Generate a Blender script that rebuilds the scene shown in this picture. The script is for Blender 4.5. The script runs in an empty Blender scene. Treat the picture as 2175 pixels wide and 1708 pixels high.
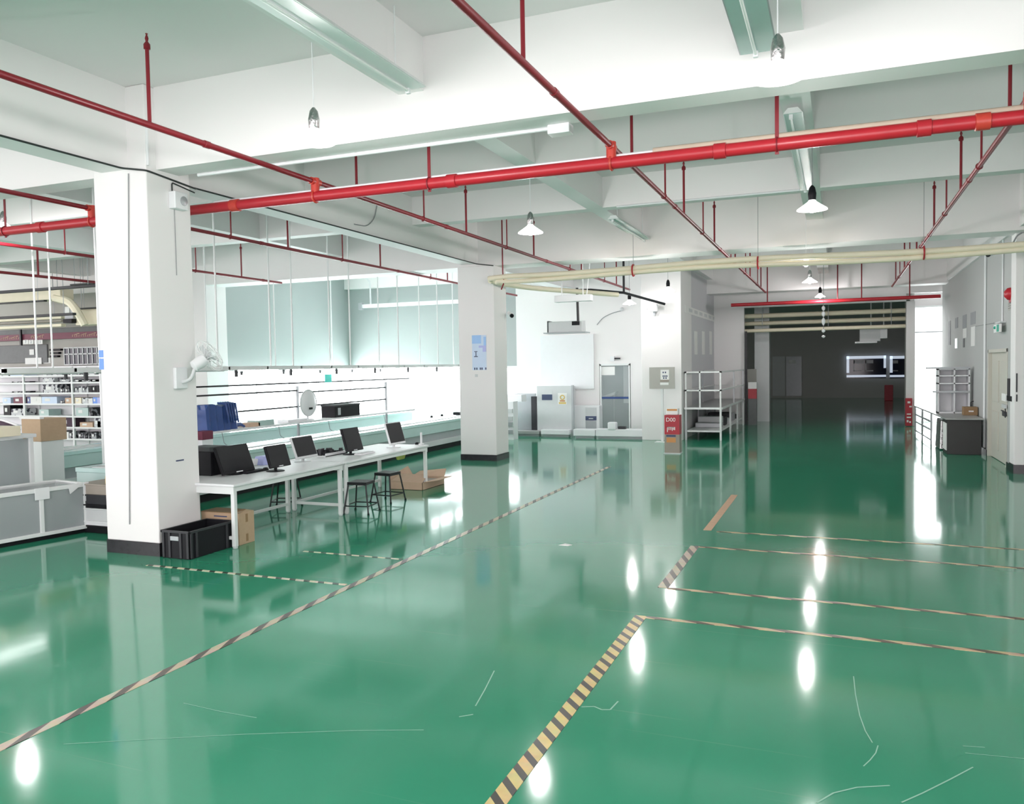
import bpy, bmesh, math, random
from mathutils import Vector, Matrix
random.seed(7)
S = bpy.context.scene
COL = S.collection
PI = math.pi

# ------------------------------------------------------------------ camera
FPX, CX, CY, EYE = 1722.5, 1087.5, 854.0, 2.1
yaw, pit, rol = math.radians(21.9165), math.radians(2.50126), math.radians(-0.97311)
fwd = Vector((-math.sin(yaw)*math.cos(pit), math.cos(yaw)*math.cos(pit), -math.sin(pit)))
rgt = Vector((math.cos(yaw), math.sin(yaw), 0))
upv = rgt.cross(fwd)
R2 = math.cos(rol)*rgt + math.sin(rol)*upv
U2 = -math.sin(rol)*rgt + math.cos(rol)*upv
cd = bpy.data.cameras.new('camera')
cam = bpy.data.objects.new('camera', cd); COL.objects.link(cam)
cam.matrix_world = Matrix(((R2.x, U2.x, -fwd.x, 0), (R2.y, U2.y, -fwd.y, 0), (R2.z, U2.z, -fwd.z, EYE), (0, 0, 0, 1)))
cd.sensor_fit = 'HORIZONTAL'; cd.sensor_width = 36.0; cd.lens = FPX/2175*36.0
cd.clip_start = 0.05; cd.clip_end = 200
S.camera = cam

def at(x, y, X=None, Y=None, Z=None):
    """world point seen at a photo position on the plane X=, Y= or Z="""
    d = fwd*FPX + R2*(x-CX) - U2*(y-CY)
    if X is not None: t = X/d.x
    elif Y is not None: t = Y/d.y
    else: t = (Z-EYE)/d.z
    return Vector((0, 0, EYE)) + d*t
def RY(x0, y0, x1, y1, Y):
    xm, ym = (x0+x1)/2, (y0+y1)/2
    return at(x0, ym, Y=Y).x, at(x1, ym, Y=Y).x, at(xm, y1, Y=Y).z, at(xm, y0, Y=Y).z
def RX(x0, x1, y0, y1, X):
    xm, ym = (x0+x1)/2, (y0+y1)/2
    a, b = at(x0, ym, X=X).y, at(x1, ym, X=X).y
    return min(a, b), max(a, b), at(xm, y1, X=X).z, at(xm, y0, X=X).z

# ------------------------------------------------------------------ materials
MATS = {}
def mat(name, c, rough=0.5, metal=0.0, var=0.05, scale=6.0, emit=0.0, ecol=None, spec=0.5, coat=0.0, bump=0.0, trans=0.0, alpha=1.0):
    m = bpy.data.materials.new(name); m.use_nodes = True
    nt = m.node_tree; b = nt.nodes['Principled BSDF']
    tc = nt.nodes.new('ShaderNodeTexCoord'); nz = nt.nodes.new('ShaderNodeTexNoise')
    nz.inputs['Scale'].default_value = scale; nz.inputs['Detail'].default_value = 4
    nt.links.new(tc.outputs['Object'], nz.inputs['Vector'])
    mx = nt.nodes.new('ShaderNodeMix'); mx.data_type = 'RGBA'
    mx.inputs[6].default_value = (*[v*(1-var) for v in c], 1); mx.inputs[7].default_value = (*[min(1, v*(1+var)) for v in c], 1)
    nt.links.new(nz.outputs['Fac'], mx.inputs[0]); nt.links.new(mx.outputs[2], b.inputs['Base Color'])
    b.inputs['Roughness'].default_value = rough; b.inputs['Metallic'].default_value = metal
    b.inputs['Specular IOR Level'].default_value = spec
    b.inputs['Coat Weight'].default_value = coat
    b.inputs['Transmission Weight'].default_value = trans; b.inputs['Alpha'].default_value = alpha
    if emit:
        b.inputs['Emission Color'].default_value = (*(ecol or c), 1); b.inputs['Emission Strength'].default_value = emit
    if bump:
        bp = nt.nodes.new('ShaderNodeBump'); bp.inputs['Strength'].default_value = bump; bp.inputs['Distance'].default_value = 0.01
        nt.links.new(nz.outputs['Fac'], bp.inputs['Height']); nt.links.new(bp.outputs['Normal'], b.inputs['Normal'])
    MATS[name] = m
    return m
M = MATS
mat('white_paint', (0.85, 0.83, 0.83), 0.6, var=0.012, scale=1.2, spec=0.3)
mat('ceiling_paint', (0.80, 0.775, 0.775), 0.7, var=0.02, scale=0.6, spec=0.2)
mat('grey_and_shaded_wall', (0.37, 0.41, 0.405), 0.28, var=0.03, scale=0.7)  # on the upper left and back walls this grey is shade over white paint
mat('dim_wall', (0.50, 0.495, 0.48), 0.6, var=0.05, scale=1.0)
mat('black_tile', (0.022, 0.02, 0.025), 0.25, var=0.4, scale=14)
mat('red_pipe', (0.46, 0.018, 0.03), 0.32, var=0.12, scale=5)
mat('red_branch', (0.22, 0.009, 0.018), 0.38, var=0.15, scale=5)
mat('red_joint', (0.55, 0.05, 0.035), 0.35, var=0.15, scale=20)
mat('tan_conduit', (0.52, 0.43, 0.34), 0.6, var=0.1)
mat('brass', (0.45, 0.3, 0.14), 0.35, 0.9)
mat('cream_duct', (0.88, 0.80, 0.62), 0.5, var=0.06, scale=3)
mat('white_metal', (0.80, 0.82, 0.82), 0.35, var=0.02)
mat('white_plastic', (0.82, 0.83, 0.85), 0.4, var=0.02)
mat('grey_metal', (0.42, 0.44, 0.46), 0.35, 0.2, var=0.06)
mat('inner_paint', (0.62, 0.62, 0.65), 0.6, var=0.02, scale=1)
mat('shaded_white_paint', (0.47, 0.48, 0.475), 0.6, var=0.02, scale=1)  # white paint of the right wall with its shade put into the colour
mat('light_grey', (0.62, 0.64, 0.65), 0.4, var=0.04)
mat('dark_grey', (0.03, 0.03, 0.036), 0.5, var=0.15)
mat('black_plastic', (0.008, 0.008, 0.011), 0.5, var=0.25, scale=9, spec=0.25)
mat('black_metal', (0.006, 0.007, 0.010), 0.45, 0.0, var=0.2)
mat('screen', (0.011, 0.012, 0.015), 0.45, var=0.1, spec=0.2)
mat('kraft', (0.50, 0.355, 0.235), 0.8, var=0.08, scale=20)
mat('kraft_dark', (0.30, 0.19, 0.10), 0.8, var=0.08, scale=20)
mat('pale_kraft', (0.62, 0.44, 0.32), 0.8, var=0.06, scale=12)
mat('blue_plastic', (0.028, 0.075, 0.26), 0.35, var=0.3, scale=7)
mat('sheet_blue', (0.16, 0.33, 0.85), 0.5)
mat('poster_blue', (0.36, 0.58, 0.92), 0.5)
mat('poster_pale', (0.62, 0.74, 0.93), 0.5, var=0.05)
mat('poster_lilac', (0.46, 0.5, 0.85), 0.5)
mat('print_dark', (0.06, 0.08, 0.16), 0.6)
mat('paper', (0.85, 0.85, 0.84), 0.7, var=0.02)
mat('grey_paper', (0.33, 0.34, 0.36), 0.7)
mat('cyan_card', (0.10, 0.75, 0.66), 0.5)
mat('teal_glass', (0.50, 0.66, 0.64), 0.12, var=0.06, scale=2)
mat('aqua_top', (0.55, 0.75, 0.73), 0.15, var=0.05, scale=2)
mat('batten_teal', (0.40, 0.55, 0.52), 0.25, var=0.04)
mat('silver_foil', (0.5, 0.5, 0.5), 0.25, 1.0, var=0.5, scale=30, bump=0.8)
mat('extinguisher_red', (0.42, 0.02, 0.035), 0.4, var=0.1)
mat('taupe', (0.33, 0.29, 0.25), 0.6)
mat('dim_board', (0.16, 0.165, 0.17), 0.6, var=0.15, scale=8)
mat('board_grey', (0.45, 0.44, 0.41), 0.7)
mat('gold_print', (0.68, 0.48, 0.13), 0.6)
mat('orange_print', (0.62, 0.28, 0.10), 0.6)
mat('counter_top', (0.36, 0.365, 0.36), 0.35, var=0.05, scale=2)
mat('counter_black', (0.030, 0.029, 0.030), 0.5, var=0.1)
mat('door_beige', (0.60, 0.58, 0.52), 0.5, var=0.02)
mat('exit_green', (0.02, 0.42, 0.30), 0.4)
mat('maroon', (0.16, 0.02, 0.05), 0.5, var=0.2)
mat('purple_cloth', (0.075, 0.045, 0.07), 0.8, var=0.2)
mat('plant_yellow', (0.55, 0.6, 0.15), 0.7)
mat('daylight', (1, 1, 1), 0.5, var=0, emit=5.0, ecol=(0.93, 0.97, 1.0))
mat('daylight_soft', (1, 1, 1), 0.5, var=0, emit=1.5, ecol=(0.95, 0.98, 1.0))
mat('lamp_shade', (0.9, 0.9, 0.88), 0.5, var=0.0, emit=1.1, ecol=(1, 0.99, 0.96))
mat('bulb', (1, 1, 1), 0.5, var=0, emit=14, ecol=(1, 0.98, 0.94))
mat('tube_dim', (1, 1, 1), 0.5, var=0, emit=3.0, ecol=(0.97, 1, 1))
mat('tube_light', (1, 1, 1), 0.5, var=0, emit=13.0, ecol=(0.97, 1, 1))
mat('tube_off', (0.9, 0.91, 0.9), 0.3, var=0.01)
mat('night_pane', (0.008, 0.012, 0.03), 0.1, var=0.2)
mat('glowing_frame', (0.5, 0.55, 0.62), 0.2, emit=0.35, ecol=(0.75, 0.85, 1.0))
mat('cable', (0.02, 0.025, 0.025), 0.6)
mat('grey_cable', (0.3, 0.31, 0.32), 0.6)
mat('scuff', (0.26, 0.52, 0.40), 0.5)

def glass_mat(name, tint, a):
    m = bpy.data.materials.new(name); m.use_nodes = True; nt = m.node_tree; nt.nodes.clear()
    out = nt.nodes.new('ShaderNodeOutputMaterial'); mix = nt.nodes.new('ShaderNodeMixShader')
    tr = nt.nodes.new('ShaderNodeBsdfTransparent'); pr = nt.nodes.new('ShaderNodeBsdfPrincipled')
    nz = nt.nodes.new('ShaderNodeTexNoise'); nz.inputs['Scale'].default_value = 1.3
    rp = nt.nodes.new('ShaderNodeValToRGB')
    rp.color_ramp.elements[0].color = (*[v*0.9 for v in tint], 1); rp.color_ramp.elements[1].color = (*tint, 1)
    nt.links.new(nz.outputs['Fac'], rp.inputs[0]); nt.links.new(rp.outputs[0], pr.inputs['Base Color'])
    pr.inputs['Roughness'].default_value = 0.1
    mix.inputs[0].default_value = a
    nt.links.new(tr.outputs[0], mix.inputs[1]); nt.links.new(pr.outputs[0], mix.inputs[2]); nt.links.new(mix.outputs[0], out.inputs[0])
    M[name] = m
glass_mat('frosted_panel', (0.46, 0.50, 0.51), 0.72)
glass_mat('aqua_pane', (0.75, 0.92, 0.95), 0.16)
glass_mat('clear_panel', (0.6, 0.66, 0.68), 0.25)

def floor_mat():
    m = bpy.data.materials.new('green_epoxy'); m.use_nodes = True; nt = m.node_tree; b = nt.nodes['Principled BSDF']
    tc = nt.nodes.new('ShaderNodeTexCoord')
    n1 = nt.nodes.new('ShaderNodeTexNoise'); n1.inputs['Scale'].default_value = 0.55; n1.inputs['Detail'].default_value = 5
    nt.links.new(tc.outputs['Object'], n1.inputs['Vector'])
    r1 = nt.nodes.new('ShaderNodeValToRGB')
    r1.color_ramp.elements[0].position = 0.3; r1.color_ramp.elements[0].color = (0.028, 0.262, 0.150, 1)
    r1.color_ramp.elements[1].position = 0.75; r1.color_ramp.elements[1].color = (0.038, 0.305, 0.178, 1)
    nt.links.new(n1.outputs['Fac'], r1.inputs[0])
    # fine directional scratches: stretched noise, thresholded
    mp = nt.nodes.new('ShaderNodeMapping'); mp.inputs['Rotation'].default_value = (0, 0, 0.5); mp.inputs['Scale'].default_value = (0.5, 26, 1)
    nt.links.new(tc.outputs['Object'], mp.inputs['Vector'])
    n2 = nt.nodes.new('ShaderNodeTexNoise'); n2.inputs['Scale'].default_value = 1.0; n2.inputs['Detail'].default_value = 2
    nt.links.new(mp.outputs[0], n2.inputs['Vector'])
    r2 = nt.nodes.new('ShaderNodeValToRGB'); r2.color_ramp.elements[0].position = 0.70; r2.color_ramp.elements[1].position = 0.76
    r2.color_ramp.elements[1].color = (0.22, 0.22, 0.22, 1)
    nt.links.new(n2.outputs['Fac'], r2.inputs[0])
    mx = nt.nodes.new('ShaderNodeMix'); mx.data_type = 'RGBA'; mx.inputs[7].default_value = (0.18, 0.42, 0.30, 1)
    nt.links.new(r2.outputs[0], mx.inputs[0]); nt.links.new(r1.outputs[0], mx.inputs[6]); nt.links.new(mx.outputs[2], b.inputs['Base Color'])
    r3 = nt.nodes.new('ShaderNodeMapRange'); r3.inputs[3].default_value = 0.06; r3.inputs[4].default_value = 0.11
    nt.links.new(n1.outputs['Fac'], r3.inputs[0]); nt.links.new(r3.outputs[0], b.inputs['Roughness'])
    n3 = nt.nodes.new('ShaderNodeTexNoise'); n3.inputs['Scale'].default_value = 2.2; n3.inputs['Detail'].default_value = 2
    nt.links.new(tc.outputs['Object'], n3.inputs['Vector'])
    bp = nt.nodes.new('ShaderNodeBump'); bp.inputs['Strength'].default_value = 0.03; bp.inputs['Distance'].default_value = 0.02
    nt.links.new(n3.outputs['Fac'], bp.inputs['Height']); nt.links.new(bp.outputs['Normal'], b.inputs['Normal'])
    b.inputs['IOR'].default_value = 1.6
    M['green_epoxy'] = m
floor_mat()

def speckle_mat(name, light, dark, scale, thr):
    m = bpy.data.materials.new(name); m.use_nodes = True; nt = m.node_tree; b = nt.nodes['Principled BSDF']
    tc = nt.nodes.new('ShaderNodeTexCoord'); vo = nt.nodes.new('ShaderNodeTexVoronoi'); vo.inputs['Scale'].default_value = scale
    nt.links.new(tc.outputs['Object'], vo.inputs['Vector'])
    sp = nt.nodes.new('ShaderNodeSeparateColor'); nt.links.new(vo.outputs['Color'], sp.inputs[0])
    gt = nt.nodes.new('ShaderNodeMath'); gt.operation = 'GREATER_THAN'; gt.inputs[1].default_value = thr; nt.links.new(sp.outputs[0], gt.inputs[0])
    mx = nt.nodes.new('ShaderNodeMix'); mx.data_type = 'RGBA'; mx.inputs[6].default_value = (*light, 1); mx.inputs[7].default_value = (*dark, 1)
    nt.links.new(gt.outputs[0], mx.inputs[0]); nt.links.new(mx.outputs[2], b.inputs['Base Color']); b.inputs['Roughness'].default_value = 0.6
    M[name] = m
speckle_mat('parts_pale', (0.62, 0.63, 0.65), (0.03, 0.03, 0.05), 16, 0.55)
speckle_mat('parts_grey', (0.36, 0.37, 0.40), (0.02, 0.02, 0.03), 16, 0.45)
speckle_mat('parts_dark', (0.30, 0.30, 0.33), (0.008, 0.008, 0.012), 16, 0.25)
def tape_mat(name, yel, blk, axis, period, slant):
    """diagonal hazard stripes in object space"""
    m = bpy.data.materials.new(name); m.use_nodes = True; nt = m.node_tree; b = nt.nodes['Principled BSDF']
    tc = nt.nodes.new('ShaderNodeTexCoord'); sp = nt.nodes.new('ShaderNodeSeparateXYZ'); nt.links.new(tc.outputs['Object'], sp.inputs[0])
    along, across = (sp.outputs[1], sp.outputs[0]) if axis == 'Y' else (sp.outputs[0], sp.outputs[1])
    ma = nt.nodes.new('ShaderNodeMath'); ma.operation = 'MULTIPLY_ADD'; ma.inputs[1].default_value = slant
    nt.links.new(across, ma.inputs[0]); nt.links.new(along, ma.inputs[2])
    md = nt.nodes.new('ShaderNodeMath'); md.operation = 'DIVIDE'; md.inputs[1].default_value = period; nt.links.new(ma.outputs[0], md.inputs[0])
    mf = nt.nodes.new('ShaderNodeMath'); mf.operation = 'FRACT'; nt.links.new(md.outputs[0], mf.inputs[0])
    mg = nt.nodes.new('ShaderNodeMath'); mg.operation = 'GREATER_THAN'; mg.inputs[1].default_value = 0.58; nt.links.new(mf.outputs[0], mg.inputs[0])
    nz = nt.nodes.new('ShaderNodeTexNoise'); nz.inputs['Scale'].default_value = 9; nt.links.new(tc.outputs['Object'], nz.inputs['Vector'])
    mx = nt.nodes.new('ShaderNodeMix'); mx.data_type = 'RGBA'; mx.inputs[6].default_value = (*yel, 1); mx.inputs[7].default_value = (*blk, 1)
    nt.links.new(mg.outputs[0], mx.inputs[0])
    m2 = nt.nodes.new('ShaderNodeMix'); m2.data_type = 'RGBA'; m2.blend_type = 'MULTIPLY'; m2.inputs[0].default_value = 0.5
    nt.links.new(mx.outputs[2], m2.inputs[6]); nt.links.new(nz.outputs['Color'], m2.inputs[7]); nt.links.new(m2.outputs[2], b.inputs['Base Color'])
    b.inputs['Roughness'].default_value = 0.35
    M[name] = m
tape_mat('hazard_tape', (0.86, 0.66, 0.26), (0.05, 0.045, 0.035), 'Y', 0.15, 1.1)
tape_mat('worn_tape', (0.72, 0.60, 0.46), (0.12, 0.10, 0.085), 'Y', 0.34, 2.6)
tape_mat('cross_tape', (0.74, 0.56, 0.34), (0.12, 0.08, 0.05), 'X', 0.34, 2.5)
tape_mat('dash_tape', (0.85, 0.80, 0.60), (0.02, 0.06, 0.03), 'X', 0.17, 0.6)
mat('faded_tape', (0.56, 0.34, 0.21), 0.5, var=0.15, scale=8)

# ------------------------------------------------------------------ mesh builder
class MB:
    def __init__(s): s.bm = bmesh.new()
    def box(s, x0, x1, y0, y1, z0, z1):
        if x0 > x1: x0, x1 = x1, x0
        if y0 > y1: y0, y1 = y1, y0
        if z0 > z1: z0, z1 = z1, z0
        v = [s.bm.verts.new(p) for p in ((x0,y0,z0),(x1,y0,z0),(x1,y1,z0),(x0,y1,z0),(x0,y0,z1),(x1,y0,z1),(x1,y1,z1),(x0,y1,z1))]
        for f in ((0,3,2,1),(4,5,6,7),(0,1,5,4),(1,2,6,5),(2,3,7,6),(3,0,4,7)): s.bm.faces.new([v[i] for i in f])
        return s
    def obox(s, c, size, rot):
        hx, hy, hz = [k/2 for k in size]; c = Vector(c)
        v = [s.bm.verts.new(c + rot @ Vector(p)) for p in ((-hx,-hy,-hz),(hx,-hy,-hz),(hx,hy,-hz),(-hx,hy,-hz),(-hx,-hy,hz),(hx,-hy,hz),(hx,hy,hz),(-hx,hy,hz))]
        for f in ((0,3,2,1),(4,5,6,7),(0,1,5,4),(1,2,6,5),(2,3,7,6),(3,0,4,7)): s.bm.faces.new([v[i] for i in f])
        return s
    def prism(s, pts, ext):
        ext = Vector(ext); a = [s.bm.verts.new(p) for p in pts]; b = [s.bm.verts.new(Vector(p)+ext) for p in pts]
        n = len(pts); s.bm.faces.new(a); s.bm.faces.new(b[::-1])
        for i in range(n): s.bm.faces.new((a[i], b[i], b[(i+1) % n], a[(i+1) % n]))
        return s
    def frustum(s, c, b0, b1, h):   # rectangular taper
        x, y, z = c
        v = [s.bm.verts.new(p) for p in [(x+i*b0[0]/2, y+j*b0[1]/2, z) for i, j in ((-1,-1),(1,-1),(1,1),(-1,1))] + [(x+i*b1[0]/2, y+j*b1[1]/2, z+h) for i, j in ((-1,-1),(1,-1),(1,1),(-1,1))]]
        for f in ((0,3,2,1),(4,5,6,7),(0,1,5,4),(1,2,6,5),(2,3,7,6),(3,0,4,7)): s.bm.faces.new([v[i] for i in f])
        return s
    def path(s, pts, r, n=10, r1=None):
        pts = [Vector(p) for p in pts]; rings = []; m = len(pts)
        prev = None
        for i, p in enumerate(pts):
            if i == 0: t = pts[1]-p
            elif i == m-1: t = p-pts[i-1]
            else: t = (pts[i+1]-p).normalized() + (p-pts[i-1]).normalized()
            t.normalize()
            if prev is None:
                a = Vector((0, 0, 1)) if abs(t.z) < 0.9 else Vector((1, 0, 0))
                u = t.cross(a).normalized()
            else:
                u = (prev - t*prev.dot(t)).normalized()
            prev = u; w = t.cross(u)
            rr = r if r1 is None else r + (r1-r)*i/(m-1)
            rings.append([s.bm.verts.new(p + u*math.cos(2*PI*k/n)*rr + w*math.sin(2*PI*k/n)*rr) for k in range(n)])
        for a, b in zip(rings, rings[1:]):
            for k in range(n): s.bm.faces.new((a[k], a[(k+1) % n], b[(k+1) % n], b[k]))
        s.bm.faces.new(rings[0][::-1]); s.bm.faces.new(rings[-1])
        return s
    def tube(s, p, q, r, n=10, r1=None): return s.path([p, q], r, n, r1)
    def bent(s, pts, r, fil=0.1, n=10):   # polyline with rounded corners
        pts = [Vector(p) for p in pts]; out = [pts[0]]
        for a, b, c in zip(pts, pts[1:], pts[2:]):
            f = min(fil, (b-a).length*0.45, (c-b).length*0.45)
            p0 = b + (a-b).normalized()*f; p1 = b + (c-b).normalized()*f
            for k in range(6):
                t = k/5; out.append(p0*(1-t)**2 + b*2*t*(1-t) + p1*t*t)
        out.append(pts[-1]); return s.path(out, r, n)
    def lathe(s, prof, c=(0, 0, 0), n=24, axis='Z'):
        c = Vector(c); rings = []
        for r, h in prof:
            ring = []
            for k in range(n):
                a, b = math.cos(2*PI*k/n)*r, math.sin(2*PI*k/n)*r
                p = {'Z': (a, b, h), 'X': (h, a, b), 'Y': (a, h, b)}[axis]
                ring.append(s.bm.verts.new(c + Vector(p)))
            rings.append(ring)
        for a, b in zip(rings, rings[1:]):
            for k in range(n): s.bm.faces.new((a[k], a[(k+1) % n], b[(k+1) % n], b[k]))
        if prof[0][0] > 1e-4: s.bm.faces.new(rings[0][::-1])
        if prof[-1][0] > 1e-4: s.bm.faces.new(rings[-1])
        return s
    def ring(s, c, R, r, axis='Z', n=24, m=8):
        c = Vector(c); g = []
        for i in range(n):
            A = 2*PI*i/n; row = []
            for j in range(m):
                B = 2*PI*j/m; q = R + r*math.cos(B); h = r*math.sin(B)
                a, b = q*math.cos(A), q*math.sin(A)
                row.append(s.bm.verts.new(c + Vector({'Z': (a, b, h), 'X': (h, a, b), 'Y': (a, h, b)}[axis])))
            g.append(row)
        for i in range(n):
            for j in range(m): s.bm.faces.new((g[i][j], g[(i+1) % n][j], g[(i+1) % n][(j+1) % m], g[i][(j+1) % m]))
        return s
    def build(s, name, m, parent=None, bevel=0.0, smooth=False, local=False):
        bmesh.ops.remove_doubles(s.bm, verts=s.bm.verts, dist=1e-6) if smooth else None
        bmesh.ops.recalc_face_normals(s.bm, faces=s.bm.faces)
        me = bpy.data.meshes.new(name)
        o = bpy.data.objects.new(name, me)
        if parent is not None:
            off = Vector((0, 0, 0)) if local else ORG.get(parent.name, Vector((0, 0, 0)))
            ORG[o.name] = off
        else:
            if local: off = Vector((0, 0, 0))
            else:
                xs = [v.co for v in s.bm.verts]
                off = Vector(((min(v.x for v in xs)+max(v.x for v in xs))/2, (min(v.y for v in xs)+max(v.y for v in xs))/2, min(v.z for v in xs)))
            o.location = off; ORG[o.name] = off
        if off.length > 0: bmesh.ops.translate(s.bm, verts=s.bm.verts, vec=-off)
        if smooth:
            for f in s.bm.faces: f.smooth = True
        s.bm.to_mesh(me); s.bm.free()
        me.materials.append(M[m]); COL.objects.link(o)
        if smooth:
            try: me.set_sharp_from_angle(angle=math.radians(40))
            except Exception: pass
        if bevel:
            b = o.modifiers.new('bevel', 'BEVEL'); b.width = bevel; b.segments = 2; b.limit_method = 'ANGLE'
        if parent is not None: o.parent = parent
        return o
ORG = {}
def tag(o, label, cat, group=None):
    o['label'] = label; o['category'] = cat
    if group: o['group'] = group
    return o
def thing(name, label, cat, loc=(0, 0, 0), group=None, rz=0):
    o = bpy.data.objects.new(name, None); COL.objects.link(o); o.empty_display_size = 0.1
    o.location = loc; o.rotation_euler = (0, 0, rz); ORG[o.name] = Vector(loc)
    return tag(o, label, cat, group)
def struct(o, label=None):
    o['kind'] = 'structure'
    if label: o['label'] = label
    return o
def dup(root, loc, rz=0, label=None, group=None):
    r = root.copy(); COL.objects.link(r); r.location = loc; r.rotation_euler = (0, 0, rz)
    if label: r['label'] = label
    if group: r['group'] = group
    for ch in list(root.children):
        c = ch.copy(); COL.objects.link(c); c.parent = r
        for g in list(ch.children):
            d = g.copy(); COL.objects.link(d); d.parent = c
    return r
def box(name, m, b, parent=None, bevel=0.0): return MB().box(*b).build(name, m, parent, bevel)
def text(name, s, size, loc, rot, m, parent, sx=1.0):
    cu = bpy.data.curves.new(name, 'FONT'); cu.body = s; cu.size = size; cu.extrude = 0.001; cu.align_x = 'CENTER'; cu.align_y = 'CENTER'
    tmp = bpy.data.objects.new('tmp_text', cu)
    me = bpy.data.meshes.new_from_object(tmp); bpy.data.objects.remove(tmp); me.materials.clear(); me.materials.append(M[m])
    o = bpy.data.objects.new(name, me); COL.objects.link(o)
    o.parent = parent; o.location = Vector(loc) - ORG.get(parent.name, Vector((0, 0, 0))); o.rotation_euler = rot; o.scale = (sx, 1, 1)
    return o

# ================================================================== SETTING
SLAB, BEAM, SEC = 5.32, 4.40, 4.80
struct(MB().box(-30, 12, -3, 52, -0.2, 0.0).build('floor', 'green_epoxy'), 'glossy green epoxy factory floor')
struct(MB().box(-30, 12, -3.2, 52, SLAB, SLAB+0.2).build('ceiling', 'ceiling_paint'), 'white painted concrete ceiling slab')
def beam(b, label, m='white_paint'):
    return struct(MB().box(*b).build('ceiling_beam', m), label)
for y0, wd in ((7.15, 'nearest row, above the near pillar'), (16.62, 'second row, above the far pillar'), (26.9, 'third row, before the dark room')):
    beam((-29.9, 11.9, y0, y0+(0.33 if y0 < 10 else 0.7), BEAM if y0 < 10 else BEAM-0.06, SLAB+0.01), 'deep white concrete cross beam, '+wd)
for y0, wd in ((3.9, 'overhead at the very front'), (10.3, 'first shallow one behind the red main pipe'), (13.64, 'second shallow one behind the red main pipe'), (20.3, 'above the far cabin'), (23.5, 'beyond the far cabin')):
    beam((-29.8, 11.8, y0, y0+0.28, SEC, SLAB+0.011), 'shallow white cross beam '+wd)
beam((-7.85, -7.45, -2.2, 28.4, BEAM+0.001, SLAB+0.012), 'deep white lengthwise beam over the two white pillars')
beam((2.95, 3.35, -2.2, 28.4, BEAM+0.001, SLAB+0.012), 'deep white lengthwise beam over the right wall')
beam((-4.03, -3.75, -2.2, 28.4, SEC+0.001, SLAB+0.013), 'shallow white lengthwise beam left of the middle')
beam((-0.56, -0.26, -2.2, 28.4, SEC+0.001, SLAB+0.013), 'shallow white lengthwise beam right of the middle')
for x0 in (-11.3, -15.8, -19.5, 6.5):
    beam((x0, x0+0.3, -2.2, 16.9, SEC+0.001, SLAB+0.013), 'shallow white lengthwise beam over the side bay')

# pillars
def pillar(x0, x1, y0, y1, label, top=SLAB-0.001, base=0.15):
    o = struct(MB().box(x0, x1, y0, y1, base, top).build('pillar', 'white_paint', bevel=0.012), label)
    MB().box(x0-0.006, x1+0.006, y0-0.006, y1+0.006, 0.0, base).build('skirting', 'black_tile', o)
    return o
P1 = pillar(-7.98, -7.18, 7.0, 7.66, 'near white square pillar with black tile skirting')
P2 = pillar(-7.94, -7.06, 16.58, 17.3, 'far white square pillar with blue notice', BEAM-0.05, base=0.13)
P3 = pillar(at(2157, 600, Y=17.0).x, 3.65, 17.0, 17.4, 'white pillar at the right edge', BEAM-0.05, base=0.16)
pillar(-15.95, -15.2, 16.6, 17.4, 'white pillar in the corner behind the assembly lines')

# walls
WY = 23.7
struct(MB().box(-15.7, -15.5, 17.4, WY, 2.12, SLAB-0.002).build('wall_left', 'grey_and_shaded_wall'), 'white upper left wall above the window band, shade painted in as grey')
MB().box(-15.7, -15.5, 17.4, WY, 0, 0.45).build('sill_wall', 'white_paint', bpy.data.objects['wall_left'])
struct(MB().box(-29, -15.6, 16.65, 16.85, 0, SLAB-0.002).build('wall_side', 'board_grey'), 'cross wall behind the storage racks, shadow painted in as grey')  # grey colour stands in for shadow over the cluttered wall
struct(MB().box(9.0, 9.2, -3, 28.5, 0, SLAB-0.002).build('wall_light_block', 'white_paint'), 'unseen white wall added on the right to keep sky light out')  # unseen wall added to block sky light from the right
struct(MB().box(3.65, 9.0, 17.1, 17.3, 0, SLAB-0.002).build('wall_closet', 'white_paint'), 'white cross wall behind the edge pillar')
# back wall: upper part on the left with shade painted grey, white room front on the right
bw = struct(MB().box(-15.5, -9.35, WY, WY+0.2, 2.12, SLAB-0.002).build('wall_back', 'grey_and_shaded_wall'), 'white back wall beyond the assembly lines, shade painted in as grey')
MB().box(-15.5, -9.35, WY, WY+0.2, 0, 0.75).build('sill_wall', 'white_paint', bw)
MB().box(-9.35, -6.68, WY, WY+0.2, 0, SLAB-0.002).build('white_section', 'white_paint', bw)
MB().box(-6.68, -5.72, WY-0.001, WY+0.2, 2.14, SLAB-0.003).build('lintel', 'white_paint', bw)
MB().box(-5.72, -5.05, WY, WY+0.2, 0, SLAB-0.002).build('white_section', 'white_paint', bw)
rw = struct(MB().box(-5.05, -3.95, 22.2, 23.9, 0, SLAB-0.001).build('wall_corner', 'white_paint', bevel=0.01), 'white projecting wall corner beside the fire box')
struct(MB().box(-4.15, -3.95, 23.9, 28.5, 0, SLAB-0.002).build('wall_inner', 'inner_paint'), 'white wall behind the glass topped rack')
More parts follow.
